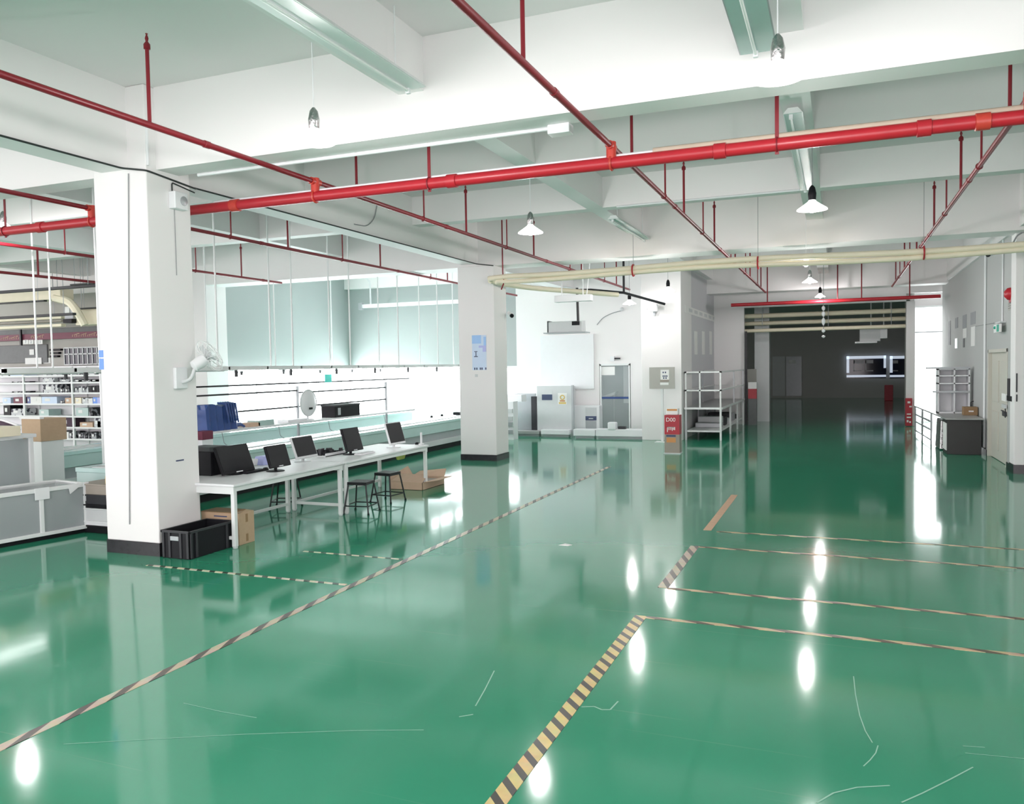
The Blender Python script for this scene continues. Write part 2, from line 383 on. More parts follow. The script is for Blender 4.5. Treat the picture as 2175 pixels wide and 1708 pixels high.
# glazed bands (daylight)
def window(n, frame_boxes, pane, label, bars):
    o = bpy.data.objects.new('window_%d' % n, None); COL.objects.link(o); o['kind'] = 'structure'; o['label'] = label
    ORG[o.name] = Vector((0, 0, 0))
    MB().box(*pane).build('pane', 'daylight_soft' if n == 3 else 'daylight', o)
    f = MB()
    for b in frame_boxes: f.box(*b)
    f.build('frame', 'white_metal', o)
    if bars:
        f = MB()
        for b in bars: f.box(*b)
        f.build('glazing_bar', 'grey_metal', o)
    return o
window(1, [(-15.56, -15.46, 17.4, WY-0.02, 0.45, 0.52), (-15.56, -15.46, 17.4, WY-0.02, 2.05, 2.12)], (-15.6, -15.54, 17.4, WY-0.01, 0.5, 2.1), 'bright window band low on the left wall',
       [(-15.53, -15.50, y-0.015, y+0.015, 0.52, 2.05) for y in (18.9, 20.4, 21.9, 23.2)])
window(2, [(-15.45, -9.35, WY+0.02, WY+0.1, 0.75, 0.82), (-15.45, -9.35, WY+0.02, WY+0.1, 2.05, 2.12)], (-15.5, -9.36, WY+0.08, WY+0.12, 0.8, 2.1), 'bright window band low on the back wall',
       [(x-0.015, x+0.015, WY+0.04, WY+0.07, 0.82, 2.05) for x in (-14.2, -13.0, -11.8, -10.6)])
# right wall with the beige door, and the passage beyond
wr = struct(MB().box(3.0, 3.2, 20.05, 28.4, 0, SLAB-0.002).build('wall_right', 'shaded_white_paint'), 'white right wall with notices, shade painted in as grey')
MB().box(3.0, 3.2, 17.85, 20.05, 2.29, SLAB-0.002).build('lintel', 'shaded_white_paint', wr)
MB().box(3.0, 3.2, 17.4, 17.85, 0, SLAB-0.002).build('pier', 'shaded_white_paint', wr)
MB().box(2.985, 3.0, 20.1, 28.4, 0, 0.12).build('skirting', 'black_tile', wr)
MB().box(2.985, 3.0, 17.41, 17.85, 0, 0.12).build('skirting', 'black_tile', wr)
d = bpy.data.objects.new('door_1', None); COL.objects.link(d); d['kind'] = 'structure'; d['label'] = 'beige door in the right wall'; ORG[d.name] = Vector((0, 0, 0))
MB().box(3.06, 3.10, 17.95, 19.95, 0.01, 2.22).build('leaf', 'door_beige', d, 0.004)
MB().box(3.04, 3.06, 18.15, 18.85, 1.2, 2.05).box(3.04, 3.06, 19.1, 19.8, 1.2, 2.05).box(3.04, 3.06, 18.15, 18.85, 0.2, 1.0).box(3.04, 3.06, 19.1, 19.8, 0.2, 1.0).build('raised_panel', 'door_beige', d, 0.004)
MB().box(2.99, 3.10, 17.86, 17.95, 0, 2.29).box(2.99, 3.10, 19.95, 20.04, 0, 2.29).box(2.99, 3.10, 17.86, 20.04, 2.22, 2.29).build('door_frame', 'door_beige', d, 0.004)
MB().box(3.0, 3.05, 18.05, 18.13, 0.95, 1.2).tube((2.97, 18.09, 1.08), (2.97, 18.28, 1.08), 0.012).build('door_handle', 'black_metal', d)
# front of the dark room
wf = struct(MB().box(-4.15, -2.95, 28.5, 28.7, 0, SLAB-0.002).build('wall_front', 'white_paint'), 'white front wall of the dark room')
MB().box(-2.95, 2.0, 28.5, 28.7, 3.95, SLAB-0.002).build('lintel', 'white_paint', wf)
MB().box(2.0, 2.25, 28.45, 28.75, 0, 3.95).build('jamb', 'white_paint', wf, 0.01)
MB().box(2.0, 3.2, 28.5, 28.7, 4.2, SLAB-0.002).build('lintel', 'white_paint', wf)
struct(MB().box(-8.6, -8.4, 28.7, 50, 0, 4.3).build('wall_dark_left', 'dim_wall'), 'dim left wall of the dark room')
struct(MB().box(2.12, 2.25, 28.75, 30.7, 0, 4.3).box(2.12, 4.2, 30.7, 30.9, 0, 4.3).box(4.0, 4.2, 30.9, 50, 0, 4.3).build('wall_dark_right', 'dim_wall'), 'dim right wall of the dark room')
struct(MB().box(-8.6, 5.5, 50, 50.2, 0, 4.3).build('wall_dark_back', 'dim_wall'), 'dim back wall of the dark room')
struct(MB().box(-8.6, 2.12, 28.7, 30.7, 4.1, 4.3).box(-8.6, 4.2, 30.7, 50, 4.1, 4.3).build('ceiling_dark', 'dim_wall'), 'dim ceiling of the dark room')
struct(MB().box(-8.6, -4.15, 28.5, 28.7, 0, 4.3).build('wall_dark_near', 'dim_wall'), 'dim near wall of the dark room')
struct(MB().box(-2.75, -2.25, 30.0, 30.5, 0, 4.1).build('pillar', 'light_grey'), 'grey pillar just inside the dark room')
# bright passage on the far right
struct(MB().box(2.25, 4.8, 30.5, 30.69, 0, SLAB).build('wall_passage', 'white_paint'), 'white end wall of the bright passage')
struct(MB().box(4.6, 4.8, 28.7, 30.5, 0, SLAB).build('wall_passage_right', 'white_paint'), 'white right wall of the bright passage')
window(3, [(2.28, 2.34, 30.4, 30.5, 0, 3.9), (4.2, 4.26, 30.4, 30.5, 0, 3.9), (2.28, 4.26, 30.4, 30.5, 3.84, 3.9)], (2.34, 4.2, 30.44, 30.48, 0.02, 3.84), 'tall bright glazed opening at the end of the passage',
       [(2.34, 4.2, 30.4, 30.44, 3.0, 3.04)])

# ================================================================== FLOOR MARKINGS
def tape(name, m, x0, x1, y0, y1, label, rz=0, cx=None):
    o = MB().box(x0, x1, y0, y1, 0.0, 0.003).build(name, m)
    return tag(o, label, 'floor tape', 'hazard tapes on the floor')
tape('floor_tape', 'worn_tape', -4.42, -4.34, 2.0, 16.2, 'long worn black and cream tape running past the near pillar to the far one')
tape('floor_tape', 'hazard_tape', -1.575, -1.475, 2.6, 6.60, 'bold yellow and black striped tape at the bottom of the picture')
tape('floor_tape', 'worn_tape', -1.575, -1.475, 7.5, 9.36, 'short worn striped tape joining two cross tapes in the middle of the floor')
tape('floor_tape', 'faded_tape', -1.575, -1.475, 10.3, 13.2, 'short faded orange brown tape farthest along the aisle')
for y, x0, wd in ((6.575, -1.475, 'cross tape nearest the camera on the right side of the floor'), (7.50, -1.475, 'second nearest cross tape on the right side of the floor'),
                  (9.33, -1.475, 'third nearest cross tape on the right side of the floor'), (10.25, -1.40, 'farthest cross tape on the right side of the floor')):
    tape('floor_tape', 'cross_tape', x0, 2.9, y-0.028, y+0.028, 'thin orange and brown '+wd)
tape('floor_tape', 'dash_tape', -7.0, -4.45, 6.62, 6.67, 'thin dashed tape crossing in front of the black crate')
tape('floor_tape', 'dash_tape', -5.75, -4.45, 7.72, 7.76, 'short dashed tape beyond the kraft box, behind the other dashed one')
fl = bpy.data.objects['floor']
def scuff(pts, w=0.006):
    ps = [at(x, y, Z=0.0) for x, y in pts]
    mb = MB()
    for i in range(len(ps)-1):
        a, b = ps[i], ps[i+1]; n = Vector((-(b-a).y, (b-a).x, 0)).normalized()*w*0.5
        vs = [mb.bm.verts.new(v + Vector((0, 0, 0.0012))) for v in (a-n, b-n, b+n, a+n)]; mb.bm.faces.new(vs)
    return mb.build('scuff_mark', 'scuff', fl)
scuff([(1813, 1437), (1817, 1475), (1826, 1520), (1838, 1553), (1853, 1578)])
scuff([(1865, 1584), (1860, 1600), (1848, 1615), (1834, 1628)])
scuff([(2067, 1630), (2020, 1655), (1960, 1685), (1915, 1705)], 0.008)
scuff([(1735, 1706), (1770, 1685), (1820, 1673), (1890, 1669)], 0.009)
scuff([(1235, 1502), (1262, 1501), (1278, 1508), (1296, 1508), (1313, 1490)], 0.01)
scuff([(1050, 1425), (1030, 1465), (1010, 1500)], 0.008)
scuff([(975, 1523), (1005, 1518)], 0.01)
scuff([(135, 1581), (300, 1572), (520, 1560), (760, 1552), (900, 1551)], 0.006)
scuff([(390, 1494), (470, 1512), (545, 1525)], 0.006)
scuff([(2050, 1600), (2175, 1612)], 0.006); scuff([(2045, 1585), (2092, 1588)], 0.006)
p = at(1201, 1158, Z=0)
tag(MB().prism([(p.x-0.07, p.y-0.03, 0.0), (p.x+0.05, p.y-0.04, 0.0), (p.x+0.08, p.y+0.02, 0.0), (p.x-0.02, p.y+0.05, 0.0)], (0, 0, 0.006)).build('paper_scrap', 'paper'),
    'small white paper scrap lying alone in the middle of the floor', 'scrap')

# ================================================================== SPRINKLER PIPES
BZ = 4.30; MY, MZ = 8.06, 4.13
main = thing('sprinkler_main_pipe', 'thick red sprinkler main pipe crossing the hall under the ceiling', 'pipe', (-5.0, MY, MZ))
MB().bent([(8.0, MY, MZ), (-13.0, MY, MZ), (-13.0, MY, BZ-0.02)], 0.062, 0.12, 16).build('pipe', 'red_pipe', main, smooth=True)
for x in (-6.85, -3.9, -1.05, 0.7, 1.15, -10.2):
    MB().lathe([(0.064, -0.06), (0.074, -0.055), (0.074, 0.055), (0.064, 0.06)], (x, MY, MZ), 20, 'X').build('coupling', 'red_joint' if x in (-6.85, 1.15) else 'red_pipe', main, smooth=True)
for x in (-4.18, -0.53, 4.0, -10.9):
    h = MB().box(x-0.018, x+0.018, MY-0.004, MY+0.004, MZ-0.09, SLAB).build('hanger_strap', 'red_branch', main)
    MB().ring((x, MY, MZ), 0.066, 0.008, 'X', 20, 6).build('clamp_ring', 'red_branch', h)
t = thing('surface_conduit', 'pale conduit lying along the top of the thick red main pipe', 'conduit', (0, MY+0.05, MZ+0.07))
MB().tube((-7.2, MY+0.03, MZ+0.072), (-1.6, MY+0.03, MZ+0.072), 0.02, 10).build('white_length', 'white_plastic', t, smooth=True)
MB().tube((-1.7, MY+0.03, MZ+0.078), (8.0, MY+0.03, MZ+0.078), 0.034, 10).build('tan_length', 'tan_conduit', t, smooth=True)
BX = {-13.0: (2.0, 16.9), -9.24: (2.0, 23.5), -5.68: (1.2, 23.5), -2.12: (1.2, 26.8), 1.5: (2.0, 26.8)}
WORD = {-13.0: 'first thin red branch pipe, far left above the storage racks', -9.24: 'second thin red branch pipe from the left, above the assembly line', -5.68: 'third thin red branch pipe from the left, over the row of tables',
        -2.12: 'fourth thin red branch pipe, slanting down through the middle of the ceiling', 1.5: 'rightmost thin red branch pipe, slanting down towards the dark room'}
def sprinkler(parent, x, y, r=0.017):
    ri = MB().tube((x, y, BZ), (x, y, 4.98), r, 10).build('riser', 'red_branch', parent, smooth=True)
    MB().lathe([(r, 0), (r+0.012, 0.005), (r+0.012, 0.045), (0.010, 0.07), (0.016, 0.095), (0.016, 0.10), (0.006, 0.13), (0.011, 0.135), (0.011, 0.14)], (x, y, 4.96), 10).build('sprinkler_head', 'red_branch', ri, smooth=True)
for x, (y0, y1) in BX.items():
    t = thing('sprinkler_branch_pipe', WORD[x], 'pipe', (x, MY, BZ), 'branch pipes of the sprinkler system')
    MB().tube((x, y0, BZ), (x, y1, BZ), 0.03, 12).build('pipe', 'red_branch', t, smooth=True)
    tee = MB().path([(x, MY, MZ), (x, MY, BZ+0.04)], 0.05, 14).tube((x, MY-0.08, BZ), (x, MY+0.08, BZ), 0.042, 14).build('tee_joint', 'red_joint', t, smooth=True)
    MB().ring((x, MY, MZ+0.0), 0.068, 0.012, 'X', 18, 6).build('clamp_ring', 'red_joint', tee, smooth=True)
    for y in (2.4, 5.6, 8.95, 12.23, 15.43, 18.7, 22.0, 25.2):
        if y0 < y < y1: sprinkler(t, x, y)
    for y in (10.72, 13.95, 17.75, 20.7, 23.9):
        if y0 < y < y1:
            MB().tube((x+0.02, y, BZ-0.03), (x+0.02, y, SLAB), 0.012, 8).ring((x, y, BZ), 0.034, 0.007, 'Y', 14, 6).build('pipe_hanger', 'red_branch', t, smooth=True)
    for y in (6.3, 11.5, 16.2):
        if y0 < y < y1:
            MB().lathe([(0.031, -0.04), (0.036, -0.035), (0.036, 0.035), (0.031, 0.04)], (x, y, BZ), 12, 'Y').build('coupling', 'red_branch', t, smooth=True)
b0 = at(0, 578, X=-16.6); bz = b0.z
t = thing('sprinkler_branch_pipe', 'thin dark red pipe lowest at the far left edge, above the black cable tray', 'pipe', (-16.6, 13.5, BZ), 'branch pipes of the sprinkler system')
MB().tube((-16.6, 6, BZ), (-16.6, 16.9, BZ), 0.032, 12).build('pipe', 'red_branch', t, smooth=True)
sprinkler(t, -16.6, 13.0, 0.022)
# red pipe above the dark room opening
a, b = at(1553, 653, Y=26.6), at(1998, 634, Y=26.6)
t = thing('sprinkler_main_pipe', 'bright red horizontal pipe in front of the dark room opening', 'pipe', (0, 26.6, 3.9))
MB().tube((a.x, 26.6, 3.93), (b.x, 26.6, 3.93), 0.055, 12).build('pipe', 'red_pipe', t, smooth=True)
for px in (1630, 1779, 1830, 1932):
    q = at(px, 640, Y=26.6)
    MB().tube((q.x, 26.6, 3.93), (q.x, 26.6, SLAB), 0.018, 8).build('hanger_rod', 'red_branch', t, smooth=True)

# ================================================================== CREAM CABLE DUCT
DZ, DY = 4.0, 16.05
t = thing('cable_duct', 'long cream plastic duct bundle sagging across the hall in front of the far pillar', 'duct', (-2.5, DY, DZ))
def sag(x): return DZ - 0.03*math.sin((x+7)*0.9)
xs = [8.0 - i*0.5 for i in range(30)]
MB().path([(x, DY, sag(x)+0.03) for x in xs if x > -6.8] + [(-6.95, DY+0.05, DZ), (-7.0, DY+0.25, DZ-0.02)], 0.055, 12).build('duct_tube', 'cream_duct', t, smooth=True)
MB().path([(x, DY+0.02, sag(x+0.8)-0.07) for x in xs if x > -6.6] + [(-6.75, DY+0.06, DZ-0.06), (-6.85, DY+0.22, DZ-0.08)], 0.05, 12).build('duct_tube', 'cream_duct', t, smooth=True)
MB().bent([(-7.0, DY+0.2, DZ-0.03), (-6.9, DY+0.9, DZ-0.06), (-6.6, DY+1.8, DZ-0.08), (-5.9, DY+3.0, DZ-0.1), (-5.2, DY+4.2, DZ-0.12)], 0.06, 0.3, 12).build('duct_tail', 'cream_duct', t, smooth=True)
for px in (1345, 1610, 1962):
    q = at(px, 560, Y=DY)
    MB().ring((q.x, DY, DZ-0.02), 0.115, 0.016, 'X', 16, 6).build('clamp', 'red_pipe', t, smooth=True)
    MB().tube((q.x, DY, DZ+0.09), (q.x, DY, SLAB), 0.005, 6).build('hanger_wire', 'grey_cable', t)
MB().bent([(-6.62, DY, SLAB), (-6.62, DY, DZ+0.1), (-6.6, DY+0.02, DZ-0.1), (-6.68, DY+0.05, DZ-0.25)], 0.016, 0.05, 8).build('clamp', 'red_branch', t, smooth=True)

# ================================================================== LIGHT BATTENS
def batten(x, y0, y1, z, label, lit=False, rods=None, w=0.24, body='white_metal', under='white_metal'):
    t = thing('light_batten', label, 'light fitting', (x, (y0+y1)/2, z), 'ceiling tube light battens')
    MB().prism([(x-w/2, y0, z), (x-w/2+0.05, y0, z+0.06), (x+w/2-0.05, y0, z+0.06), (x+w/2, y0, z)], (0, y1-y0, 0)).build('housing', body, t, 0.003)
    MB().box(x-w/2+0.012, x+w/2-0.012, y0+0.01, y1-0.01, z-0.004, z).build('reflector', under, t)
    MB().tube((x-0.02, y0+0.06, z-0.025), (x-0.02, y1-0.06, z-0.025), 0.014, 10).build('tube', 'tube_light' if lit else 'tube_off', t, smooth=True)
    for ya in (y0+0.02, y1-0.06): MB().box(x-0.04, x, ya, ya+0.04, z-0.05, z).build('lamp_holder', 'white_plastic', t, 0.004)
    for ry in (rods or (y0+0.3, y1-0.3)):
        MB().tube((x, ry, z+0.05), (x, ry, SEC if -4.03 < x < -3.75 or -0.56 < x < -0.26 else SLAB), 0.007, 6).build('hanging_rod', 'white_metal', t)
    return t
batten(-3.66, 3.9, 6.75, 4.68, 'long white tube light batten at the upper left, beside the beam', w=0.30)
batten(-0.60, 4.2, 7.0, 4.62, 'teal grey underside tube light batten at the top right edge', w=0.30, under='batten_teal', body='grey_metal')
batten(-0.44, 9.1, 13.2, 4.70, 'long slim batten on the beam above the middle right lamp', w=0.2, under='batten_teal')
batten(-3.66, 14.0, 16.6, 4.66, 'narrow teal batten past the middle of the ceiling', w=0.2, under='batten_teal')
x0, x1, z0, z1 = RY(1180, 627, 1257, 641, 18.0)
t = thing('light_batten', 'white sideways batten hanging beyond the cream duct', 'light fitting', ((x0+x1)/2, 18.0, z0), 'ceiling tube light battens')
MB().box(x0, x1, 17.9, 18.1, z0, z1).build('housing', 'white_plastic', t, 0.01)
for px in (1193, 1238, 1246):
    q = at(px, 600, Y=18.0); MB().tube((q.x, 18.0, z1), (q.x + (0.12 if px == 1246 else 0), 18.0, SEC), 0.012, 6).build('hanging_rod', 'white_metal', t)

# ================================================================== PENDANT LAMPS
def pendant(px, py, Y, label, top=SLAB, d=0.36, foil=True, lit=True, power=42, hs=1.0):
    p = at(px, py, Y=Y); x, z = p.x, p.z     # rim of the shade
    top = SEC if (-4.03 < x < -3.75 or -0.56 < x < -0.26) else SLAB
    t = thing('pendant_lamp', label, 'lamp', (x, Y, z), 'pendant lamps with dish shades')
    MB().tube((x, Y, z+0.2), (x, Y, top), 0.005, 6).build('cord', 'white_plastic' if foil else 'grey_cable', t)
    MB().lathe([(0.012, 0.30*hs), (0.035, 0.27*hs), (0.05, 0.2*hs), (0.045, 0.13*hs), (0.03, 0.10*hs)], (x, Y, z), 12).build('socket', 'silver_foil' if foil else 'black_plastic', t, smooth=True)
    R = d/2
    MB().lathe([(R, 0.0), (R*0.985, 0.012), (R*0.6, 0.06), (R*0.3, 0.10), (R*0.2, 0.125), (R*0.19, 0.12), (R*0.28, 0.092), (R*0.58, 0.05), (R*0.97, 0.002)], (x, Y, z), 28).build('lamp_shade', 'lamp_shade' if lit else 'white_metal', t, smooth=True)
    MB().lathe([(0.012, 0.11), (0.03, 0.08), (0.045, 0.03), (0.04, -0.01), (0.02, -0.03), (0.004, -0.034)], (x, Y, z), 14).build('light_bulb', 'bulb' if lit else 'white_plastic', t, smooth=True)
    if lit:
        l = bpy.data.lights.new('lamp_light', 'POINT'); l.energy = power; l.shadow_soft_size = 0.06; l.color = (1, 0.955, 0.95)
        o = bpy.data.objects.new('lamp_light', l); COL.objects.link(o); o.parent = t; o.location = (0, 0, -0.08)
    return t
pendant(668, 303, 6.0, 'glowing dish lamp hanging at the upper left against the white beam', top=4.70)
pendant(1652, 166, 6.0, 'largest glowing dish lamp, hanging at the top right', top=4.60)
pendant(1725, 446, 10.75, 'glowing dish lamp below the middle right beam', d=0.36, top=4.78, foil=False)
pendant(1127, 495, 11.0, 'dish lamp hanging just below the red main pipe, right of the far pillar top', top=4.78)
pendant(1720, 600, 21.0, 'white dish lamp hanging on a long cord above the dark room', top=SLAB)
pendant(1419, 619, 20.9, 'dish lamp hanging by the white wall corner, left of two', foil=False, top=SLAB, power=20)
pendant(1463, 639, 24.8, 'dish lamp hanging inside right of the white wall corner', foil=False, top=SLAB, power=20)
pendant(1337, 646, 21.5, 'flat dish lamp hanging above the white cabin front', foil=False, top=SLAB, power=20)
pendant(1742, 631, 26.2, 'small dark topped lamp hanging just above the red pipe', foil=False, top=SLAB, d=0.3)
pendant(1345, 579, 16.45, 'dish lamp hidden behind the cream duct, left of the middle', d=0.26, hs=0.5)
pendant(1712, 563, 16.45, 'dish lamp hidden behind the cream duct, under the middle right beam', d=0.26, hs=0.5)
pendant(8, 488, 9.3, 'dish lamp cut by the left edge of the picture', top=SLAB, lit=True)
# knotted hanging socket string in front of the dark room
q = at(1749, 665, Y=24.4)
t = thing('hanging_socket_string', 'string of white sockets hanging before the dark room', 'cable', (q.x, 24.4, q.z))
MB().tube((q.x, 24.4, 2.95), (q.x, 24.4, SLAB), 0.008, 6).build('cord', 'grey_cable', t)
for py, h in ((655, 0.14), (667, 0.16), (683, 0.22), (703, 0.1), (715, 0.08)):
    c = at(1749, py, Y=24.4)
    MB().lathe([(0.01, h/2), (0.045, h/4), (0.05, 0), (0.04, -h/4), (0.012, -h/2)], (c.x, 24.4, c.z), 12).build('socket', 'white_plastic', t, smooth=True)

# ================================================================== CONDUITS AND CABLES ON THE STRUCTURE
def run(name, m, pts, r, label, cat, fil=0.05):
    return tag(MB().bent(pts, r, fil, 8).build(name, m, smooth=True), label, cat)
run('vertical_pipe', 'white_plastic', [(at(208, 600, Y=9.3).x, 9.3, 0.0), (at(208, 600, Y=9.3).x, 9.3, SLAB-0.01)], 0.035, 'white vertical pipe just left of the near pillar', 'pipe')
run('cable', 'cable', [(-7.43, 2.0, 4.39), (-7.43, 6.9, 4.39), (-7.17, 7.0, 4.36), (-7.17, 7.75, 4.30), (-7.43, 8.0, 4.385), (-7.43, 16.5, 4.385), (-7.05, 16.56, 4.33)], 0.011, 'black cable pinned along the lower edge of the deep lengthwise beam', 'cable')
t = thing('surface_conduit', 'white conduit under the nearest cross beam ending in a small box', 'conduit', (-4.5, 7.5, 4.37))
e = at(1172, 268, Y=7.5)
MB().tube((-6.9, 7.5, 4.385), (e.x, 7.5, 4.385), 0.02, 8).build('conduit_tube', 'white_plastic', t, smooth=True)
MB().box(e.x-0.02, e.x+0.2, 7.42, 7.56, 4.31, 4.40).build('junction_box', 'white_plastic', t, 0.008)
run('surface_conduit', 'white_plastic', [(-3.5, 13.62, 4.79), (-0.35, 13.62, 4.79)], 0.018, 'thin white conduit along the second shallow cross beam', 'conduit')
q = at(800, 408, X=-7.44)
run('cable', 'grey_cable', [(-7.43, q.y, 4.98), (-7.43, q.y-0.1, 4.7), (-7.43, q.y-0.35, 4.52), (-7.43, q.y-0.75, 4.50)], 0.008, 'thin grey cable curling down the side of the deep lengthwise beam', 'cable', 0.2)
run('surface_conduit', 'grey_cable', [(at(273, 380, Y=6.99).x, 6.99, 4.35), (at(275, 1112, Y=6.99).x, 6.99, 0.35)], 0.006, 'thin grey conduit line down the front of the near pillar', 'conduit')
run('surface_conduit', 'white_plastic', [(-7.17, 7.0+0.02, 4.9), (-7.17, 7.02, 4.42)], 0.015, 'short white conduit stub above the near pillar', 'conduit')

# near pillar fittings
x = -7.18
y0, y1, z0, z1 = RX(358, 386, 410, 446, x)
t = thing('wall_speaker', 'small white box with round grille high on the near pillar', 'speaker', (x, (y0+y1)/2, z0))
MB().box(x, x+0.10, y0, y1, z0, z1).build('housing', 'white_plastic', t, 0.01)
MB().lathe([(0.055, 0), (0.055, 0.006), (0.03, 0.012), (0.004, 0.014)], (x+0.10, (y0+y1)/2+0.03, (z0+z1)/2), 16, 'X').build('grille', 'grey_metal', t, smooth=True)
MB().bent([(x+0.01, y0+0.05, z1), (x+0.01, y0+0.05, 4.30), (x+0.01, y1+0.2, 4.25)], 0.008, 0.03, 6).build('cable', 'cable', t)
run('cable', 'grey_cable', [(x+0.006, y0+0.08, z0), (x+0.006, y0+0.08, at(368, 584, X=x).z)], 0.004, 'thin pull cord hanging below the pillar speaker', 'cable')
y0, y1, z0, z1 = RX(367, 392, 780, 826, x)
t = thing('wall_fan', 'white wall fan with caged head on the side of the near pillar', 'fan', (x, (y0+y1)/2, z0))
MB().box(x, x+0.05, y0, y1, z0, z1).build('mounting_plate', 'white_plastic', t, 0.012)
MB().bent([(x+0.04, y0+0.1, (z0+z1)/2-0.05), (x+0.16, y0+0.12, (z0+z1)/2-0.02), (x+0.2, y0+0.16, z1+0.02)], 0.022, 0.06, 10).build('bracket_arm', 'light_grey', t, smooth=True)
hc = Vector((x+0.22, y0+0.2, z1+0.05))
rot = Matrix.Rotation(math.radians(35), 4, 'X') @ Matrix.Rotation(math.radians(-20), 4, 'Z')
mb = MB().lathe([(0.03, -0.10), (0.065, -0.085), (0.075, 0.02), (0.06, 0.07), (0.02, 0.075)], (0, 0, 0), 18, 'Y'); mb.bm.transform(Matrix.Translation(hc) @ rot); mb.build('motor_head', 'white_plastic', t, smooth=True)
mb = MB()
for k in range(18):
    A = 2*PI*k/18
    mb.path([(0.04*math.cos(A), 0.20, 0.04*math.sin(A)), (0.17*math.cos(A), 0.19, 0.17*math.sin(A)), (0.21*math.cos(A), 0.15, 0.21*math.sin(A)), (0.17*math.cos(A), 0.09, 0.17*math.sin(A)), (0.05*math.cos(A), 0.07, 0.05*math.sin(A))], 0.0035, 5)
for R, Y in ((0.212, 0.145), (0.17, 0.192), (0.1, 0.2)): mb.ring((0, Y, 0), R, 0.005, 'Y', 28, 6)
mb.bm.transform(Matrix.Translation(hc) @ rot); mb.build('cage', 'white_metal', t, smooth=True)
mb = MB()
for k in range(3):
    A = 2*PI*k/3
    mb.obox((0.09*math.cos(A), 0.13, 0.09*math.sin(A)), (0.12, 0.006, 0.08), Matrix.Rotation(-A, 3, 'Y') @ Matrix.Rotation(0.35, 3, 'X'))
mb.lathe([(0.03, 0.10), (0.03, 0.16), (0.01, 0.17)], (0, 0, 0), 12, 'Y'); mb.bm.transform(Matrix.Translation(hc) @ rot); mb.build('blades', 'light_grey', t)
p = at(382, 978, X=x)
tag(MB().box(x, x+0.004, p.y-0.06, p.y+0.06, p.z-0.008, p.z+0.008).build('wall_tag', 'print_dark'), 'tiny dark tag on the side of the near pillar', 'tag')
# blue sheets on the far side of the near pillar, seen edge on at its left edge
t = thing('wall_notice', 'blue notice at the left edge of the near pillar', 'notice', (-8.0, 7.05, 2.0))
MB().box(-7.996, -7.93, 6.994, 7.0, at(218, 785, Y=7).z, at(218, 762, Y=7).z).box(-7.996, -7.93, 6.994, 7.0, at(218, 759, Y=7).z, at(218, 744, Y=7).z).build('sheet', 'sheet_blue', t)
# blue poster on the far pillar
FYp = 16.58
t = thing('wall_notice', 'tall pale blue notice on the front of the far pillar', 'notice', (-7.5, FYp, 2.1))
x0, x1, z0, z1 = RY(1003, 712, 1033, 786, FYp); w, h = x1-x0, z1-z0
def pr(u0, u1, v0, v1, m, k): MB().box(x0+w*u0, x0+w*u1, FYp-0.004-0.001*k, FYp, z1-h*v1, z1-h*v0).build('print', m, t)
MB().box(x0, x1, FYp-0.004, FYp, z0, z1).build('sheet', 'poster_pale', t)
pr(0.0, 0.65, 0.0, 0.24, 'poster_blue', 1); pr(0.82, 1.0, 0.05, 0.33, 'poster_blue', 1); pr(0.48, 1.0, 0.3, 0.36, 'poster_lilac', 2); pr(0.75, 1.0, 0.36, 0.48, 'poster_lilac', 2)
pr(0.15, 0.38, 0.46, 0.48, 'print_dark', 1); pr(0.24, 0.30, 0.48, 0.60, 'print_dark', 1); pr(0.13, 0.40, 0.60, 0.625, 'print_dark', 1)
for u in (0.12, 0.27, 0.52, 0.64, 0.90): pr(u, u+0.09, 0.93, 0.995, 'print_dark', 1)
x0, x1, z0, z1 = RY(1009, 795, 1015, 801, FYp); 
tag(MB().box(x0, x1, FYp-0.004, FYp, z0, z1).build('wall_tag', 'light_grey'), 'small grey tag under the blue notice on the far pillar', 'tag')

# security cameras
def seccam(px, py, label, X=None, Y=None, dirn=(1, 0, 0)):
    p = at(px, py, X=X, Y=Y); t = thing('security_camera', label, 'camera', p)
    d_ = Vector(dirn)
    MB().path([p, p+d_*0.12+Vector((0, 0, -0.05))], 0.02, 8).build('bracket', 'white_plastic', t, smooth=True)
    MB().path([p+d_*0.05+Vector((0, -0.1, -0.03)), p+d_*0.18+Vector((0, -0.26, -0.1))], 0.05, 12).build('body', 'white_plastic', t, smooth=True)
    MB().path([p+d_*0.18+Vector((0, -0.26, -0.1)), p+d_*0.2+Vector((0, -0.285, -0.112))], 0.046, 12).build('lens', 'black_plastic', t, smooth=True)
seccam(1080, 663, 'white security camera on the side of the far pillar', X=-7.06)
seccam(2117, 532, 'white security camera high on the right wall', X=3.0, dirn=(-1, 0, 0))

